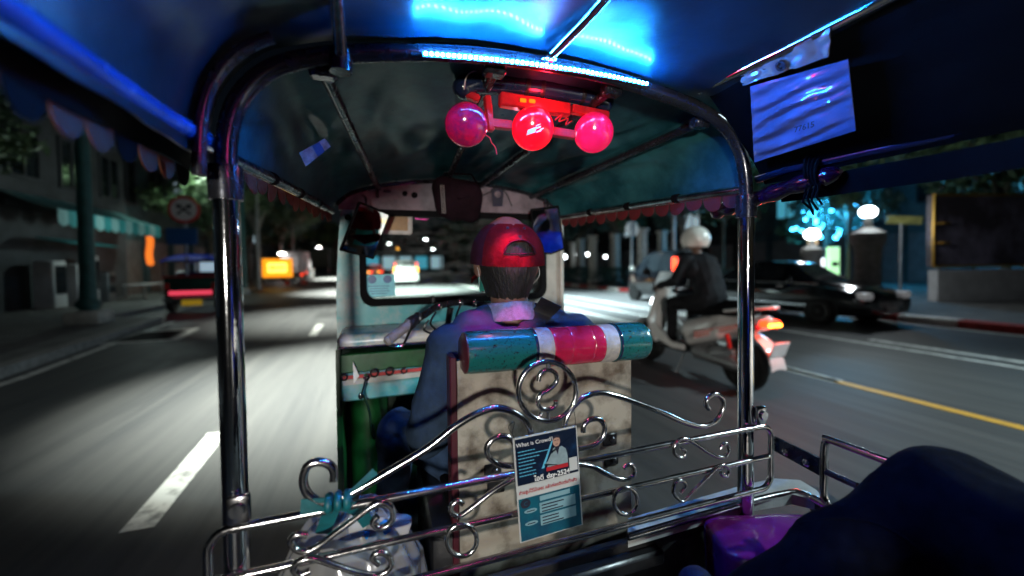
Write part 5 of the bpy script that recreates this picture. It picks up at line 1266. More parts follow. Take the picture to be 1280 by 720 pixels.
# white box truck on the left
TR = empty('box_truck', (0, 0, 0), 'white box truck parked on the left beyond the traffic cones', 'truck')
MB().box((0, -.6, 1.75), (1.95, 3.2, 2.0), bev=.04).build('cargo_box', M['truck_w'], TR)
for s_ in (-.47, .47): d_ = MB().box((s_, -2.22, 1.75), (.90, .04, 1.86), bev=.01).build('rear_door', M['truck_w'], TR); MB().box((s_*.25, -2.26, 1.7), (.03, .04, 1.6)).build('door_bar', M['steel'], d_)
MB().box((0, 1.75, 1.25), (1.8, 1.4, 1.6), bev=.12, seg=2).build('cab', M['truck_w'], TR); MB().box((0, 2.44, 1.6), (1.5, .05, .6), bev=.02).build('windscreen', M['pane_d'], TR)
MB().box((0, 0, .62), (1.5, 4.4, .16)).build('chassis', M['black_plastic'], TR)
for s_ in (-1, 1):
    for y in (-1.5, 1.7): wheel(TR, s_*.82, y, .38, .24)
    MB().box((s_*.8, -2.24, .62), (.22, .06, .14)).build('tail_lamp', M['lens_red'], TR)
p = at(392, 347, Z=0); TR.location = (p.x, 43, 0)

# parked tuk-tuk seen from behind on the left
TK = empty('tuk_tuk', (0, 0, 0), 'parked tuk-tuk on the left, glowing blue roof, pink stripe above a yellow plate', 'tuk-tuk')
def rf(u, v): return V(((u-.5)*1.46, -1.25+2.3*v, 1.58+.22*math.cos((u-.5)*PI)**.7-.03*(v-.5)**2*4))
MB().grid(rf, 20, 8, .03).build('roof', M['tuk_blue'], TK)
MB().box((0, -1.23, 1.56), (1.44, .03, .07), bev=.01).build('roof_edge', M['chrome_worn'], TK)
MB().box((0, -.95, .78), (1.40, .50, .66), bev=.08, seg=3).build('rear_body', M['tuk_green'], TK)
MB().box((0, -1.20, 1.09), (1.42, .06, .05), bev=.01).build('red_top_trim', M['k_red'], TK)
MB().box((0, -1.225, .60), (1.10, .03, .12), bev=.01).build('neon_stripe', M['pink_strip'], TK)
MB().box((0, -1.225, .40), (1.38, .08, .16), bev=.02).build('bumper', M['chrome_worn'], TK)
MB().box((.04, -1.275, .30), (.52, .02, .17), bev=.004).build('number_plate', M['plate_y'], TK)
for s_ in (-1, 1):
    MB().tube([(s_*.68, -1.2, 1.05), (s_*.68, -1.2, 1.6)], .022, 8).build('pole', M['chrome'], TK); MB().tube([(s_*.62, .9, .7), (s_*.62, .9, 1.6)], .022, 8).build('pole', M['chrome'], TK)
    MB().box((s_*.60, -1.215, .80), (.12, .04, .2), bev=.01).build('tail_lamp', M['lens_red'] if False else M['sign_red'], TK); wheel(TK, s_*.62, -.85, .25, .14)
    MB().box((s_*.66, .2, .55), (.05, 2.0, .3), bev=.02).build('side_panel', M['tuk_green'], TK)
MB().box((0, -.55, .98), (1.2, .14, .5), bev=.05, seg=2).build('bench_back', M['maroon'], TK); MB().box((0, .95, .8), (1.1, .08, .7), bev=.03).build('front_cab', M['tuk_green'], TK)
MB().box((.0, .95, 1.38), (1.0, .02, .42)).build('windscreen', M['pane_lit'], TK); wheel(TK, .06, 1.3, .25, .12)
for k in range(9): MB().box((-.5+.125*k, -1.215, .93), (.05, .02, .02), (0, .4, 0)).build('body_ornament', M['chrome_worn'], TK)
TK.location = (-5.35, 15.9, 0)


# ------------------------------------------------------------------ scooter and rider, right lane
SCO = empty('motor_scooter', (0, 0, 0), 'white and coral motor scooter with a lit tail lamp passing on the right', 'scooter')
def mwheel(y, nm):
    r = .27; A = (V((0, 1, 0)), V((0, 0, 1)), V((1, 0, 0))); w_ = .10
    o = MB().lathe([(r*.74, -w_/2), (r*.92, -w_/2), (r, -w_*.2), (r, w_*.2), (r*.92, w_/2), (r*.74, w_/2), (r*.74, -w_/2)], (0, y, r), A, 32).build(nm, M['tyre'], SCO)
    b = MB().lathe([(r*.76, -.035), (r*.76, .035), (r*.70, .03), (r*.70, -.03), (r*.76, -.035)], (0, y, r), A, 28)
    for k in range(6):
        a = 2*PI*k/6; b.box((0, y+r*.4*math.cos(a), r+r*.4*math.sin(a)), (.03, r*.66, .035), (a, 0, 0))
    b.lathe([(.05, -.05), (.05, .05), (0, .05)], (0, y, r), A, 14); b.build('rim', M['sc_red'] if y < 0 else M['rim'], o); return o
mwheel(-.75, 'rear_wheel'); FW = mwheel(.75, 'front_wheel')
MB().grid(lambda u, v: V(((v-.5)*.15, .75+.315*math.cos(.25+u*2.3), .27+.315*math.sin(.25+u*2.3)+.0)), 16, 4, .008).build('front_mudguard', M['sc_white'], SCO)
for s_ in (-1, 1): MB().tube([(s_*.075, .75, .27), (s_*.075, .66, .5), (s_*.06, .55, .75)], .02, 8).build('front_fork', M['steel'], SCO)
# front leg shield and cowl
body('front_cowl', [('c', 0, (0, .60, .52), (0, .50, .88), .13, .10), ('c', 0, (-.16, .54, .55), (-.13, .46, .90), .05, .045), ('c', 0, (.16, .54, .55), (.13, .46, .90), .05, .045), ('c', 0, (0, .50, .92), (0, .45, 1.02), .10, .085), ('c', 0, (-.18, .42, .35), (-.17, .53, .58), .04, .05), ('c', 0, (.18, .42, .35), (.17, .53, .58), .04, .05)], [M['sc_white']], SCO, .016, 4)
MB().box((0, .63, .82), (.17, .05, .11), (.35, 0, 0), bev=.02).build('headlight', M['globe_on'], SCO)
MB().grid(lambda u, v: V(((u-.5)*.30*(1-.3*v), .50+.05*math.cos((u-.5)*2.4)-.10*v, 1.0+.22*v)), 10, 6, .005).build('wind_shield', M['sc_white'], SCO)
HBs = MB().tube(bez([(-.36, .22, 1.02), (-.28, .30, 1.03), (-.12, .40, 1.01), (.12, .40, 1.01), (.28, .30, 1.03), (.36, .22, 1.02)], 5), .014, 8).build('handlebar', M['black_plastic'], SCO)
for s_ in (-1, 1):
    MB().tube([(s_*.29, .29, 1.028), (s_*.37, .21, 1.02)], .019, 10).build('grip', M['black_rubber'], HBs)
    MB().tube([(s_*.24, .33, 1.03), (s_*.32, .36, 1.18), (s_*.34, .36, 1.2)], .007, 6).sph((s_*.36, .36, 1.23), (.065, .018, .045), 12, 8).build('wing_mirror', M['black_plastic'], HBs)
MB().box((0, .18, .30), (.34, .52, .08), bev=.03, seg=2).build('footboard', M['black_plastic'], SCO)
for s_ in (-1, 1): MB().poly([(s_*.175, .47, .40), (s_*.175, .10, .30), (s_*.175, -.10, .31), (s_*.175, -.10, .37), (s_*.175, .12, .37), (s_*.175, .44, .58)], (s_*.03, 0, 0)).build('side_skirt', M['sc_white'], SCO)
body('rear_fairing', [('c', 0, (0, -.05, .52), (0, -.55, .66), .145, .15), ('c', 0, (0, -.55, .66), (0, -1.0, .74), .145, .075), ('c', 0, (-.1, -.1, .42), (-.13, -.55, .58), .06, .075), ('c', 0, (.1, -.1, .42), (.13, -.55, .58), .06, .075), ('c', 0, (-.12, -.55, .62), (-.05, -.98, .74), .07, .05), ('c', 0, (.12, -.55, .62), (.05, -.98, .74), .07, .05)], [M['sc_white']], SCO, .016, 4)
for s_ in (-1, 1): MB().grid(lambda u, v, s_=s_: V((s_*(.208-.10*u**1.5+.008), -.28-.64*u, .52+.21*u**1.1+.09*(v-.5)*(1-.5*u))), 12, 4, .006).build('coral_side_panel', M['sc_red'], SCO)
body('seat', [('c', 0, (0, -.05, .79), (0, -.85, .84), .095, .08), ('c', 0, (-.07, -.1, .78), (-.06, -.7, .82), .07, .06), ('c', 0, (.07, -.1, .78), (.06, -.7, .82), .07, .06), ('c', 0, (0, -.55, .86), (0, -.85, .87), .08, .07)], [M['black_rubber']], SCO, .016, 4)
MB().tube(bez([(-.13, -.62, .82), (-.13, -.95, .88), (-.05, -1.08, .90), (.05, -1.08, .90), (.13, -.95, .88), (.13, -.62, .82)], 5), .016, 8).build('grab_rail', M['sc_white'], SCO)
TL_ = MB().box((0, -1.03, .735), (.19, .12, .075), (-.1, 0, 0), bev=.03, seg=2).build('tail_lamp', M['tail'], SCO); MB().box((0, -1.09, .725), (.17, .03, .035), bev=.01).build('bulb_glow', M['tail_hot'], TL_)
for s_ in (-1, 1): MB().box((s_*.13, -.97, .70), (.07, .12, .06), bev=.02).build('indicator', M['sign_red'], SCO)
MB().grid(lambda u, v: V(((v-.5)*(.19-.05*u), -.75-.345*math.sin(.15+1.45*(1-u))-.03*(1-u), .30+.36*math.cos(.15+1.45*(1-u))-.05*u+.02*math.sin(v*PI))), 16, 6, .008).build('rear_mudguard', M['sc_white'], SCO)
MB().box((0, -1.135, .50), (.20, .012, .15), (.35, 0, 0), bev=.003).build('number_plate', M['plate_w'], SCO)
MB().lathe([(.0, -.36), (.045, -.36), (.055, -.3), (.055, .2), (.03, .32), (.02, .36), (0, .36)], (.17, -.62, .32), (V((1, 0, 0)), V((0, .17, .98)), V((0, .98, -.17))), 14).build('exhaust', M['steel'], SCO)
body('engine_case', [('c', 0, (-.08, -.2, .30), (-.10, -.75, .28), .085, .075), ('c', 0, (-.10, -.45, .36), (-.10, -.7, .40), .06, .05), ('c', 0, (0, -.1, .36), (0, -.3, .36), .09, .10)], [M['steel']], SCO, .016, 3)
for s_ in (-1, 1): MB().tube([(s_*.12, -.72, .32), (s_*.11, -.62, .62)], .022, 8).build('shock_absorber', M['sign_red'], SCO)
MB().tube([(-.10, .0, .24), (-.26, -.05, .02)], .012, 6).build('side_stand', M['steel'], SCO)
point('scooter_tail_light', (3.58, 2.68, .72), 6, (1, .06, .03), .04)
SCO.location = (3.62, 3.90, 0)
RI = empty('person', (0, 0, 0), 'scooter rider in a white helmet and black jacket on the right', 'person')
rp = [('e', 1, (0, -.32, .93), (.17, .15, .13)), ('e', 1, (0, -.26, 1.12), (.165, .125, .20)), ('e', 1, (0, -.17, 1.30), (.19, .13, .14)), ('c', 1, (0, -.32, .95), (0, -.19, 1.28), .158, .165), ('c', 1, (-.10, -.17, 1.25), (.10, -.17, 1.25), .12, .12), ('c', 1, (-.175, -.13, 1.36), (.175, -.13, 1.36), .072, .072), ('c', 0, (0, -.12, 1.40), (0, -.09, 1.5), .055, .052), ('e', 0, (0, -.07, 1.58), (.078, .095, .115)), ('e', 0, (0, .028, 1.565), (.013, .018, .02)),
      ('c', 1, (-.19, -.13, 1.35), (-.29, -.06, 1.12), .07, .055), ('c', 1, (-.29, -.06, 1.12), (-.30, .18, 1.06), .055, .038), ('c', 1, (.19, -.13, 1.35), (.29, -.06, 1.12), .07, .055), ('c', 1, (.29, -.06, 1.12), (.30, .18, 1.06), .055, .038),
      ('c', 2, (-.10, -.30, .89), (-.17, .12, .84), .095, .072), ('c', 2, (-.17, .12, .84), (-.14, .16, .46), .07, .05), ('c', 2, (.10, -.30, .89), (.17, .12, .84), .095, .072), ('c', 2, (.17, .12, .84), (.14, .16, .46), .07, .05),
      ('c', 3, (-.14, .13, .40), (-.15, .28, .385), .045, .038), ('c', 3, (.14, .13, .40), (.15, .28, .385), .045, .038)]
rp += hand(0, (-.30, .18, 1.06), (-.15, .9, -.25), (0, -.2, -1), 1.1, -1); rp += hand(0, (.30, .18, 1.06), (.15, .9, -.25), (0, -.2, -1), 1.1, 1)
body('body', rp, [M['skin'], M['black_jacket'], M['black_cloth'], M['black_rubber']], RI, .009, 2, ((1, 2), .017, 8))
def hel(u, v):
    a = 2*PI*u; t = -.62+v*(PI/2+.62); e = math.cos(t); fr = max(0, math.sin(a))
    return V((.142*math.cos(a)*e, -.075+.168*math.sin(a)*e, 1.615+.150*math.sin(t)))
hb = MB()
vs = [[hb.bm.verts.new(hel(i/36, j/16)) for j in range(17)] for i in range(36)]
fs = []
for i in range(36):
    for j in range(16):
        a = 2*PI*(i+.5)/36; tm = -.62+(j+.5)/16*(PI/2+.62)
        if math.sin(a) > .55 and tm < .35: continue
        fs.append(hb.bm.faces.new((vs[i][j], vs[(i+1) % 36][j], vs[(i+1) % 36][j+1], vs[i][j+1])))
bmesh.ops.remove_doubles(hb.bm, verts=hb.bm.verts[:], dist=1e-5); fs = [f for f in fs if f.is_valid]; sol(hb.bm, geom=fs, thickness=-.012)
HL = hb.build('helmet', M['helmet'], RI, auto=60)
for s_ in (-1, 1): MB().tube([V((s_*.055*math.cos(t*.9), -.075-.170*math.sin(t), 1.615+.151*math.cos(t)*.95)) for t in [-1.0+2.6*k/12 for k in range(13)]], .0045, 6).build('helmet_stripe', M['visor'], HL)
MB().box((0, -.245, 1.60), (.07, .012, .03), (.2, 0, 0), bev=.004).build('rear_vent', M['visor'], HL)
MB().grid(lambda u, v: V((.150*math.cos(PI*(.18+.64*u)), -.075+.176*math.sin(PI*(.18+.64*u)), 1.545+.135*v)), 20, 6, .004).build('visor', M['visor'], HL)
MB().tube(bez([(-.135, -.09, 1.55), (-.09, -.02, 1.47), (0, .02, 1.45), (.09, -.02, 1.47), (.135, -.09, 1.55)], 5), .007, 6).build('chin_strap', M['strap'], HL)
MB().tube([V((.143*math.cos(a)*.82, -.075+.170*math.sin(a)*.82, 1.528)) for a in [PI*(.9+1.2*k/16) for k in range(17)]], .010, 8).build('rim_trim', M['black_rubber'], HL)
RI.location = (3.62, 3.90, 0)

# ------------------------------------------------------------------ left pavement
bx = at(112, 405, Z=.13)
UP = empty('utility_post', (bx.x, bx.y, .13), 'teal painted post on a pale concrete block at the left kerb', 'post')
MB().box((bx.x, bx.y, .28), (.64, .6, .30), bev=.06, seg=2).build('concrete_base', M['concrete'], UP); MB().tube([(bx.x, bx.y, .45), (bx.x, bx.y, 1.2), (bx.x, bx.y, 5.5)], [.17, .14, .11], 14).lathe([(.22, 0), (.22, .1), (.15, .2)], (bx.x, bx.y, .5), 'z', 14).build('post', M['post_t'], UP)
p = at(305, 368, Z=.13)
UQ = empty('utility_post', (p.x, p.y, .13), 'slim teal post just right of the left chrome pole', 'post'); MB().tube([(p.x, p.y, .13), (p.x, p.y, 2), (p.x, p.y, 7)], [.16, .13, .11], 12).build('post', M['post_t'], UQ); MB().lathe([(.25, 0), (.25, .18), (.16, .3)], (p.x, p.y, .13), 'z', 12).build('base', M['concrete'], UQ)
# round traffic sign and the small blue one under it
p = at(230, 262, Y=15.0); TS = empty('traffic_sign', (p.x, p.y, .13), 'round white traffic sign with red rim and black crossed arrows over a blue plate', 'traffic sign')
A = (V((1, 0, 0)), V((0, 0, 1)), V((0, -1, 0)))
MB().lathe([(.42, -.02), (.42, 0), (.40, .012), (.345, .012), (.34, .008), (0, .008)], p, A, 32).build('sign_rim', M['sign_red'], TS); f_ = MB().lathe([(.338, .01), (.338, .016), (0, .016)], p, A, 32).build('sign_face', M['sign_white'], TS)
for s_ in (-1, 1):
    w1 = lambda a, b: p+V((s_*a, -.020-.002*(s_+1), b))
    MB().poly([w1(-.20, -.13), (w1(-.15, -.17)), w1(.10, .06), w1(.16, .0), w1(.21, .17), w1(.03, .14), w1(.07, .10)], (0, .003, 0)).build('arrow', M['ink'], f_, smooth=False)
MB().tube([(p.x, p.y+.06, .13), (p.x, p.y+.06, p.z+.45)], .04, 10).build('post', M['steel'], TS); MB().box((p.x-.08, p.y, p.z-.82), (.80, .03, .50), bev=.01).build('blue_plate', M['sign_blue'], TS)
# shop with awning
AW = empty('shop_awning', (-9, 18.7, 2.6), 'teal and pale striped shop awning over the dark left pavement', 'awning')
NS = 14; y0, y1 = 15.7, 21.7
for k in range(NS):
    a, b = y0+(y1-y0)*k/NS, y0+(y1-y0)*(k+1)/NS-.01
    o = MB().grid(lambda u, v: V((-10.3+1.35*v, a+(b-a)*u, 3.72-.55*v-.06*math.sin(v*PI))), 2, 8, .015).grid(lambda u, v: V((-8.95, a+(b-a)*u, 3.17-(.40+.10*math.sin(u*PI))*v)), 6, 3, .012); o.build('awning_stripe', M['awn_t'] if k % 2 else M['awn_p'], AW)
LAW = MB().grid(lambda u, v: V((-9.9+.8*v, 16.4+2.6*u, 2.35-.18*v)), 8, 4, .03).build('low_canopy', M['awn_t'], None); tag(LAW, 'low plain teal canopy under the striped awning', 'canopy')
WBN = MB().grid(lambda u, v: V((-9.0+.03*math.sin(v*7), 20.6+.55*u, 2.75-1.25*v+.05*math.sin(u*9))), 6, 10, .02).build('shop_banner', M['warm_cloth'], None); tag(WBN, 'orange lit banner hanging at the shop left of the parked tuk-tuk', 'banner')
for k, (y, z, sz, m) in enumerate(((16.6, 1.0, (.5, .6, 1.5), 'wall_w'), (17.6, .95, (.5, .5, 1.4), 'wall_w'), (18.4, 1.1, (.4, .35, 1.7), 'wall_w'), (19.2, .8, (.5, .5, 1.1), 'shutter'))):
    o = MB().box((-9.7, y, .13+sz[2]/2), sz, bev=.03).build('display_cabinet', M[m], None); o2 = MB().box((-9.7+sz[0]/2+.005, y, .13+sz[2]*.6), (.02, sz[1]*.8, sz[2]*.6)).build('pane', M['pane_d'], o); tag(o, ('first', 'second', 'narrow', 'low grey')[k]+' glass-fronted cabinet from the left outside the awning shop', 'cabinet', 'cabinets outside the awning shop')
BT = empty('bench_table', (-8.9, 20.2, .13), 'low white table in front of the dark shop beside the orange banner', 'table'); MB().box((-8.9, 20.2, .72), (.7, 1.6, .06), bev=.01).build('table_top', M['wall_w'], BT)
for sx in (-.3, .3):
    for sy in (-.7, .7): MB().box((-8.9+sx, 20.2+sy, .41), (.05, .05, .56)).build('leg', M['steel'], BT)


# ------------------------------------------------------------------ buildings
def building(label, x0, x1, y0, y1, h, m, face, rows, cols, lit=(), ground=True, group=None, warm=None, sill=True):
    """face: +1 windows on the +X side, -1 on the -X side"""
    t = empty('shophouse', ((x0+x1)/2, (y0+y1)/2, .13), label, 'building', group)
    MB().box(((x0+x1)/2, (y0+y1)/2, h/2+.1), (x1-x0, y1-y0, h)).build('wall', m, t, smooth=False)
    MB().box(((x0+x1)/2, (y0+y1)/2, h+.22), (x1-x0+.3, y1-y0+.3, .24)).build('roof_slab', M['wall_d'], t, smooth=False)
    xf = x1 if face > 0 else x0; fh = (h-3.4)/rows; cw = (y1-y0)/cols; proto = {}
    for r in range(rows):
        MB().box((xf+face*.10, (y0+y1)/2, 3.35+r*fh), (.24, y1-y0-.2, .14)).build('cornice', M['wall_g'], t, smooth=False)
        for c in range(cols):
            key = ('lit' if (r, c) in lit else 'd'); y = y0+cw*(c+.5); z = 3.4+fh*(r+.55)
            if key in proto:
                for o in proto[key]: pass
                a, kid = proto[key]; w2 = a.copy(); COL.objects.link(w2); w2.location = V((xf+face*.03, y, z))-WL[t]
                k2 = kid.copy(); COL.objects.link(k2); k2.parent = w2; continue
            b = MB(); ww, wh = cw*.56, fh*.55
            for dy in (-ww/2, 0, ww/2): b.box((xf+face*.03, y+dy, z), (.10, .07, wh))
            for dz in (-wh/2, wh/2): b.box((xf+face*.032, y, z+dz), (.13, ww+.12, .08))
            f = b.build('window', M['wall_g'], t, smooth=False); pn_ = MB().box((xf+face*.012, y, z), (.03, ww, wh)).build('pane', (warm or M['pane_lit']) if key == 'lit' else M['pane_d'], f, smooth=False); proto[key] = (f, pn_)
    if ground:
        for c in range(cols):
            y = y0+cw*(c+.5); s_ = MB()
            for k in range(12): s_.box((xf+face*(.02+.012*(k % 2)), y, .25+k*.215), (.05, cw*.8, .205))
            s_.build('roller_shutter', M['shutter'], t, smooth=False)
        for c in range(cols+1):
            MB().box((xf+face*.08, min(max(y0+cw*c, y0+.16), y1-.16), 1.7), (.22, .3, 3.1)).build('pilaster', m, t, smooth=False)
    return t


building('dark shophouse nearest on the left beyond the pavement', -20, -10.6, -8, 7.8, 9, M['wall_d'], 1, 2, 4)
building('dark shophouse behind the teal post on the left', -20, -10.4, 8, 15.4, 10, M['wall_d'], 1, 2, 3)
building('shophouse with the striped awning on the left', -20, -10.3, 15.6, 22, 9.5, M['wall_g'], 1, 2, 3, ground=False)
building('grey shophouse beyond the awning on the left', -21, -11, 22.3, 33, 11, M['wall_t'], 1, 2, 4, lit=((0, 2),))
building('pale shophouse behind the orange sign on the left', -22, -12, 33.4, 48, 10, M['wall_g'], 1, 2, 5, lit=((0, 1), (0, 3)), warm=M['pane_warm'])
building('far shophouse at the left end of the avenue', -24, -13.5, 48.5, 75, 12, M['wall_d'], 1, 3, 6, lit=((0, 1), (0, 4), (1, 2)))
building('tall teal-lit office block beyond the park on the right', 27, 38, 8.5, 24, 16, M['wall_t'], -1, 4, 6, lit=tuple((r, c) for r in range(4) for c in range(6) if (r*5+c*3) % 4 < 2), warm=M['pane_cy'])
building('dark block with a few lit windows on the right', 28, 40, 25, 48, 14, M['wall_d'], -1, 3, 7, lit=((0, 1), (0, 4), (1, 2), (2, 5)))
building('dark low building nearest on the right behind the billboard', 24, 36, -12, 8, 10, M['wall_d'], -1, 2, 5)
fb = building('lit white building across the far junction', -4, 12, 84, 92, 9, M['wall_w'], -1, 2, 3, ground=False) if False else None
t = empty('far_building', (6, 86, .13), 'pale far building with bright shopfront across the end of the avenue', 'building')
MB().box((6, 88, 4.6), (17, 6, 9)).build('wall', M['wall_g'], t, smooth=False); MB().box((6, 84.9, 3.9), (17.4, .6, .3)).build('canopy', M['wall_w'], t, smooth=False)
for k in range(5):
    w_ = MB().box((-.6+k*3.2, 84.96, 1.9), (2.7, .12, 2.8)).build('shopfront', M['steel'], t, smooth=False); MB().box((-.6+k*3.2, 84.88, 1.9), (2.4, .06, 2.5)).build('pane', M['pane_lit'] if k in (1, 2, 4) else M['pane_cy'], w_, smooth=False)
    w_ = MB().box((-.6+k*3.2, 84.96, 6.4), (1.6, .12, 1.8)).build('window', M['steel'], t, smooth=False); MB().box((-.6+k*3.2, 84.88, 6.4), (1.4, .06, 1.6)).build('pane', M['pane_d'], w_, smooth=False)


# ------------------------------------------------------------------ street lamps, signs, cones
def lamp_post(x, y, z, arm, label, group='street lamps along the avenue'):
    t = empty('street_lamp', (x, y, .13), label, 'street lamp', group)
    MB().tube([(x, y, .13), (x, y, 3), (x, y, z-.4)], [.10, .08, .06], 10).tube(bez([(x, y, z-.45), (x+arm*.1, y, z), (x+arm*.5, y, z+.25), (x+arm, y, z+.2)], 5), .045, 8).build('post', M['steel'], t)
    MB().box((x+arm, y, z+.17), (.75, .34, .16), (0, -.06, 0), bev=.05, seg=2).build('lamp_head', M['steel'], t); MB().box((x+arm, y, z+.08), (.55, .26, .05), bev=.02).build('lens', M['lamp_on'], t); return t


p = at(532, 300, Y=62); lamp_post(p.x+2.2, 62, p.z, -2.2, 'bright street lamp shining through the middle of the windscreen')
lamp_post(-5.9, 24.5, 7.9, 5.0, 'tall street lamp arching over the lanes from the left kerb'); lamp_post(-8.3, 48, 8.6, 5.0, 'farther tall street lamp arching from the left kerb'); lamp_post(11.4, 13.2, 8.0, -4.4, 'tall street lamp arching over the right lanes from the hedge')
for k, (px, py, Y, lab) in enumerate(((541, 312, 70, 'small far street lamp just right of the brightest one'), (575, 309, 66, 'far street lamp beside the red cap'), (486, 305, 80, 'far street lamp over the queue of red cars'), (352, 318, 40, 'street lamp above the orange lit sign'), (398, 310, 64, 'street lamp above the box truck'))):
    p = at(px, py, Y=Y); lamp_post(p.x+1.4, Y, p.z, -1.4, lab)
lamp_post(-4.9, 6.6, 7.3, 4.0, 'tall street lamp above the cab roof at the left kerb')
for k, (px, py, Y, lab) in enumerate(((1085, 265, 6.3, 'white globe lamp on the pale pillar at the right'), (1015, 293, 9.6, 'smaller white globe lamp beyond the black saloon'))):
    c = at(px, py, Y=Y); r_ = 8.0*(c-CAM).length/FPX*.72; t = empty('globe_lamp', (c.x, Y, .14), lab, 'lamp')
    point('globe_light', c+V((-.1, -.1, .35)), 90, (.85, .95, 1), .12); MB().sph(c, (r_*1.15, r_*1.15, r_*.9), 18, 12).build('globe', M['globe_on'], t); MB().lathe([(.34, 0), (.34, .2), (.26, .3), (.25, c.z-1.0), (.34, c.z-.85), (.34, c.z-.65), (.1, c.z-.5), (.06, c.z-.14-r_*.7)], (c.x, Y, .14), 'z', 18).build('pillar', M['kerb'], t)
# cyan lit tree beyond the saloon: fairy lights wound in a tree
c = at(1030, 275, Y=13.5); FL = empty('lit_tree', (c.x, 13.5, .14), 'tree wound with bright cyan lights beyond the black saloon', 'tree')
me, cl = leafmesh(77, 2600, 1.9, c.z+.25, .17, None, .8, 12); me.transform(Matrix.Translation((c.x, 13.5, 0))); link('crown', me, [M['leaf_t'], M['leaf']], FL, False)
MB().tube([(c.x, 13.5, .1), (c.x+.1, 13.5, 1.2), (c.x, 13.4, c.z)], [.16, .12, .07], 10).build('trunk', M['bark'], FL)
b = MB(); rnd = random.Random(5)
for k in range(90):
    q, r = cl[rnd.randrange(12)]; d = V((rnd.gauss(0, 1), -abs(rnd.gauss(0, 1)), rnd.gauss(0, 1))).normalized(); b.sph(V((c.x, 13.5, 0))+q+d*r*.95, .07, 6, 4)
o = b.build('fairy_light', M['cy_lights'], FL); o['kind'] = 'stuff'
point('fairy_glow', (c.x-1.5, 12.0, c.z+.1), 700, (.04, .5, 1), .4)
for k, (px, py, wd, hh, m, lab) in enumerate(((1020, 335, 1.1, 1.1, 'shop_w', 'white light box sign under the cyan lit tree'), (1041, 330, .8, 1.9, 'shop_g', 'pale green light box sign right of the white one'), (1016, 307, .5, .9, 'pane_warm', 'small warm light box above the white sign'))):
    q = at(px, py, Y=11.6); z0 = q.z; o = empty('light_box_sign', (q.x, 11.6, .14), lab, 'sign'); MB().box((q.x, 11.6, z0), (wd*.75, .16, hh*.75), bev=.02).build('light_box', M[m], o); MB().tube([(q.x, 11.6, .14), (q.x, 11.6, z0-hh*.3)], .05, 8).build('post', M['steel'], o)
    MB().box((q.x, 11.51, z0), (wd*.5, .012, hh*.10)).build('dark_bar', M['ink'], o) 
# billboard with gilt frame on a white wall
w0, w1_ = at(1172, 377, Z=.14), at(1300, 374, Z=.14); w0.z = w1_.z = 0
d_ = (w1_-w0).normalized(); nb = V((d_.y, -d_.x, 0)); nb = nb if nb.dot(w0) < 0 else -nb
wd = (w0-V((0, 0, 0))).length; zl = 1.35-15*w0.dot(F_)/FPX; zh = 1.35+82*w0.dot(F_)/FPX; LW = (w1_-w0).length+4
Pb = lambda s, z, o=0: w0+d_*s+nb*o+V((0, 0, z))
WW = MB().poly([Pb(0, .13), Pb(LW, .13), Pb(LW, zl), Pb(0, zl)], nb*-.25).build('garden_wall', M['wall_w'], None, smooth=False); tag(WW, 'low white wall under the billboard at the far right', 'wall')
BB = empty('billboard', (w0.x+d_.x*3, w0.y+d_.y*3, .14), 'dim billboard with a thin gilt frame above a white wall at the far right', 'billboard')
s0, s1 = .3, LW*.62
MB().poly([Pb(s0, zl+.1, -.4), Pb(s1, zl+.1, -.4), Pb(s1, zh, -.4), Pb(s0, zh, -.4)], nb*-.15).build('picture', M['picture'], BB, smooth=False)
for a, b_ in (((s0, zl+.1), (s1, zl+.1)), ((s0, zh), (s1, zh)), ((s0, zl+.1), (s0, zh)), ((s1, zl+.1), (s1, zh))): MB().tube([Pb(*a, -.36), Pb(*b_, -.36)], .035, 8).build('frame_bar', M['gold'], BB)
for s_ in (s0+.6, s1-.6): MB().tube([Pb(s_, .14, -.7), Pb(s_, zh, -.7)], .08, 8).build('post', M['steel'], BB)
for s_, f_ in ((s0+.2, .62), (s0+.2, .36), (s1-.2, .62)): MB().box(Pb(s_, zl+(zh-zl)*f_, -.36), (.35, .35, .07), bev=.02).build('gilt_ornament', M['gold'], BB)
# yellow band sign and dark gate between globe lamp and billboard
q = at(1130, 275, Y=8.6); YS = empty('hanging_sign', (q.x, 8.6, .14), 'dull yellow sign board between the globe lamp and the billboard', 'sign'); MB().box(q, (.9, .08, .28), (0, .12, -.9), bev=.02).build('board', mat('dull_yellow_board', (.42, .40, .12), .5, scale=6, var=.4), YS); MB().tube([(q.x, 8.68, .14), (q.x, 8.68, q.z+.1)], .05, 8).build('post', M['steel'], YS)
# orange backlit sign, cones, people on the left pavement
p = at(347, 335, Y=30); OS = empty('lit_sign', (p.x, 30, .13), 'orange backlit sign board standing at the left kerb', 'sign')
MB().box(p, (1.75, .14, 1.22), bev=.03).build('sign_box', M['orange_sign'], OS); MB().box(p+V((0, -.075, .02)), (1.1, .02, .62), bev=.05, seg=2).build('lit_centre', M['yellow_sign'], OS)
f_ = MB().poly([p+V((a, -.092, b)) for a, b in ((-.5, .02), (-.25, .2), (-.25, .09), (.42, .09), (.42, -.05), (-.25, -.05), (-.25, -.16))], (0, .01, 0)).build('arrow', M['orange_sign'], OS, smooth=False)
for s_ in (-.7, .7): MB().tube([(p.x+s_, 30.02, .0), (p.x+s_, 30.02, p.z-.6)], .04, 8).build('leg', M['steel'], OS)


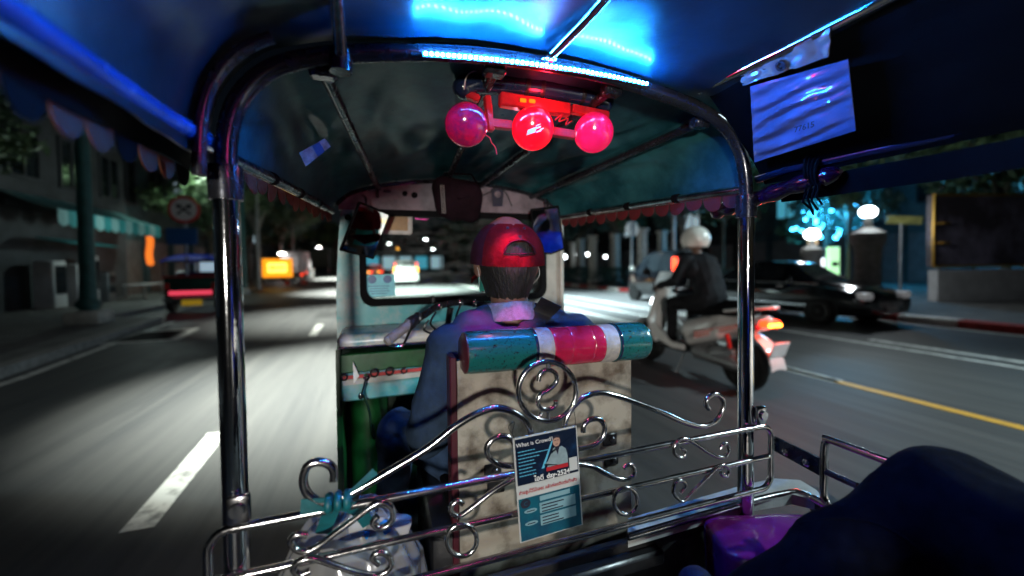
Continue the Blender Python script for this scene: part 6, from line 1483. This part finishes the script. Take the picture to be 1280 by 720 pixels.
def cone(x, y, s, label):
    t = empty('traffic_cone', (x, y, 0), label, 'cone', 'traffic cones by the left kerb'); MB().box((x, y, .02*s), (.42*s, .42*s, .04*s), bev=.01).build('base', M['cone'], t)
    MB().lathe([(.16*s, .04*s), (.03*s, .80*s), (0, .80*s)], (x, y, 0), 'z', 18).build('cone_body', M['cone'], t); MB().lathe([(.118*s, .30*s), (.086*s, .48*s)], (x, y, 0), 'z', 18).build('white_collar', M['white'], t)


p = at(380, 355, Z=0); cone(p.x, p.y, 1.25, 'orange traffic cone on the road right of the lit sign'); p = at(360, 356, Z=0); cone(p.x, p.y, 1.1, 'orange traffic cone right beside the lit sign')
# signal lights far down the avenue
p = at(497, 311, Y=55); TLg = empty('traffic_light', (p.x, 55, 0), 'traffic signal showing amber above the white people carrier', 'traffic light'); MB().box(p, (.34, .2, .95), bev=.05).build('signal_box', M['black_plastic'], TLg); MB().tube([(p.x, 55, 0), (p.x, 55, p.z-.4)], .06, 8).build('post', M['steel'], TLg)
for dz, m in ((.3, 'sign_red'), (0, 'lens_amber'), (-.3, 'ink')): MB().sph(p+V((0, -.1, dz)), (.11, .06, .11), 12, 8).build('signal_lens', M[m], TLg)
# pale parked scooters and a pedestrian by the cones
def walker(x, y, label, top, rz=0):
    t = empty('person', (0, 0, 0), label, 'person')
    q = [('e', 1, (0, 0, 1.12), (.16, .11, .26)), ('c', 1, (-.16, 0, 1.36), (.16, 0, 1.36), .06, .06), ('c', 0, (0, 0, 1.38), (0, .01, 1.5), .05, .05), ('e', 0, (0, .02, 1.59), (.075, .09, .112)), ('e', 0, (0, .112, 1.58), (.012, .016, .018)), ('e', 2, (0, 0, .92), (.16, .12, .12)), ('c', 2, (-.09, 0, .88), (-.10, .05, .48), .085, .06), ('c', 2, (-.10, .05, .48), (-.10, -.02, .1), .058, .04), ('c', 2, (.09, 0, .88), (.10, -.06, .48), .085, .06), ('c', 2, (.10, -.06, .48), (.10, -.12, .1), .058, .04), ('c', 3, (-.10, -.02, .05), (-.10, .15, .04), .045, .035), ('c', 3, (.10, -.12, .05), (.10, .05, .04), .045, .035),
         ('c', 1, (-.18, 0, 1.35), (-.24, -.02, 1.08), .055, .045), ('c', 0, (-.24, -.02, 1.08), (-.24, .1, .86), .036, .028), ('c', 1, (.18, 0, 1.35), (.24, -.02, 1.08), .055, .045), ('c', 0, (.24, -.02, 1.08), (.24, .1, .86), .036, .028)]
    q += hand(0, (-.24, .1, .86), (0, .35, -.9), (.5, -.2, 0), .5, 1)+hand(0, (.24, .1, .86), (0, .35, -.9), (-.5, -.2, 0), .5, -1)
    body('body', q, [M['skin'], top, M['black_cloth'], M['black_rubber']], t, .016, 2); MB().grid(lambda u, v: V((.081*math.cos(2*PI*u)*math.cos(v*1.5), .012+.096*math.sin(2*PI*u)*math.cos(v*1.5), 1.60+.108*math.sin(v*1.5))), 20, 8, .004).build('hair', M['hair'], t)
    t.location = (x, y, 0); t.rotation_euler = (0, 0, rz); return t


p = at(366, 350, Z=.05); walker(p.x, 33, 'pedestrian in a pale blue shirt standing behind the orange sign', mat('pale_blue_shirt', (.25, .45, .55), .8), 2.6).location.z = .0
# cables and pipes overhead give the left edge its dark streaks
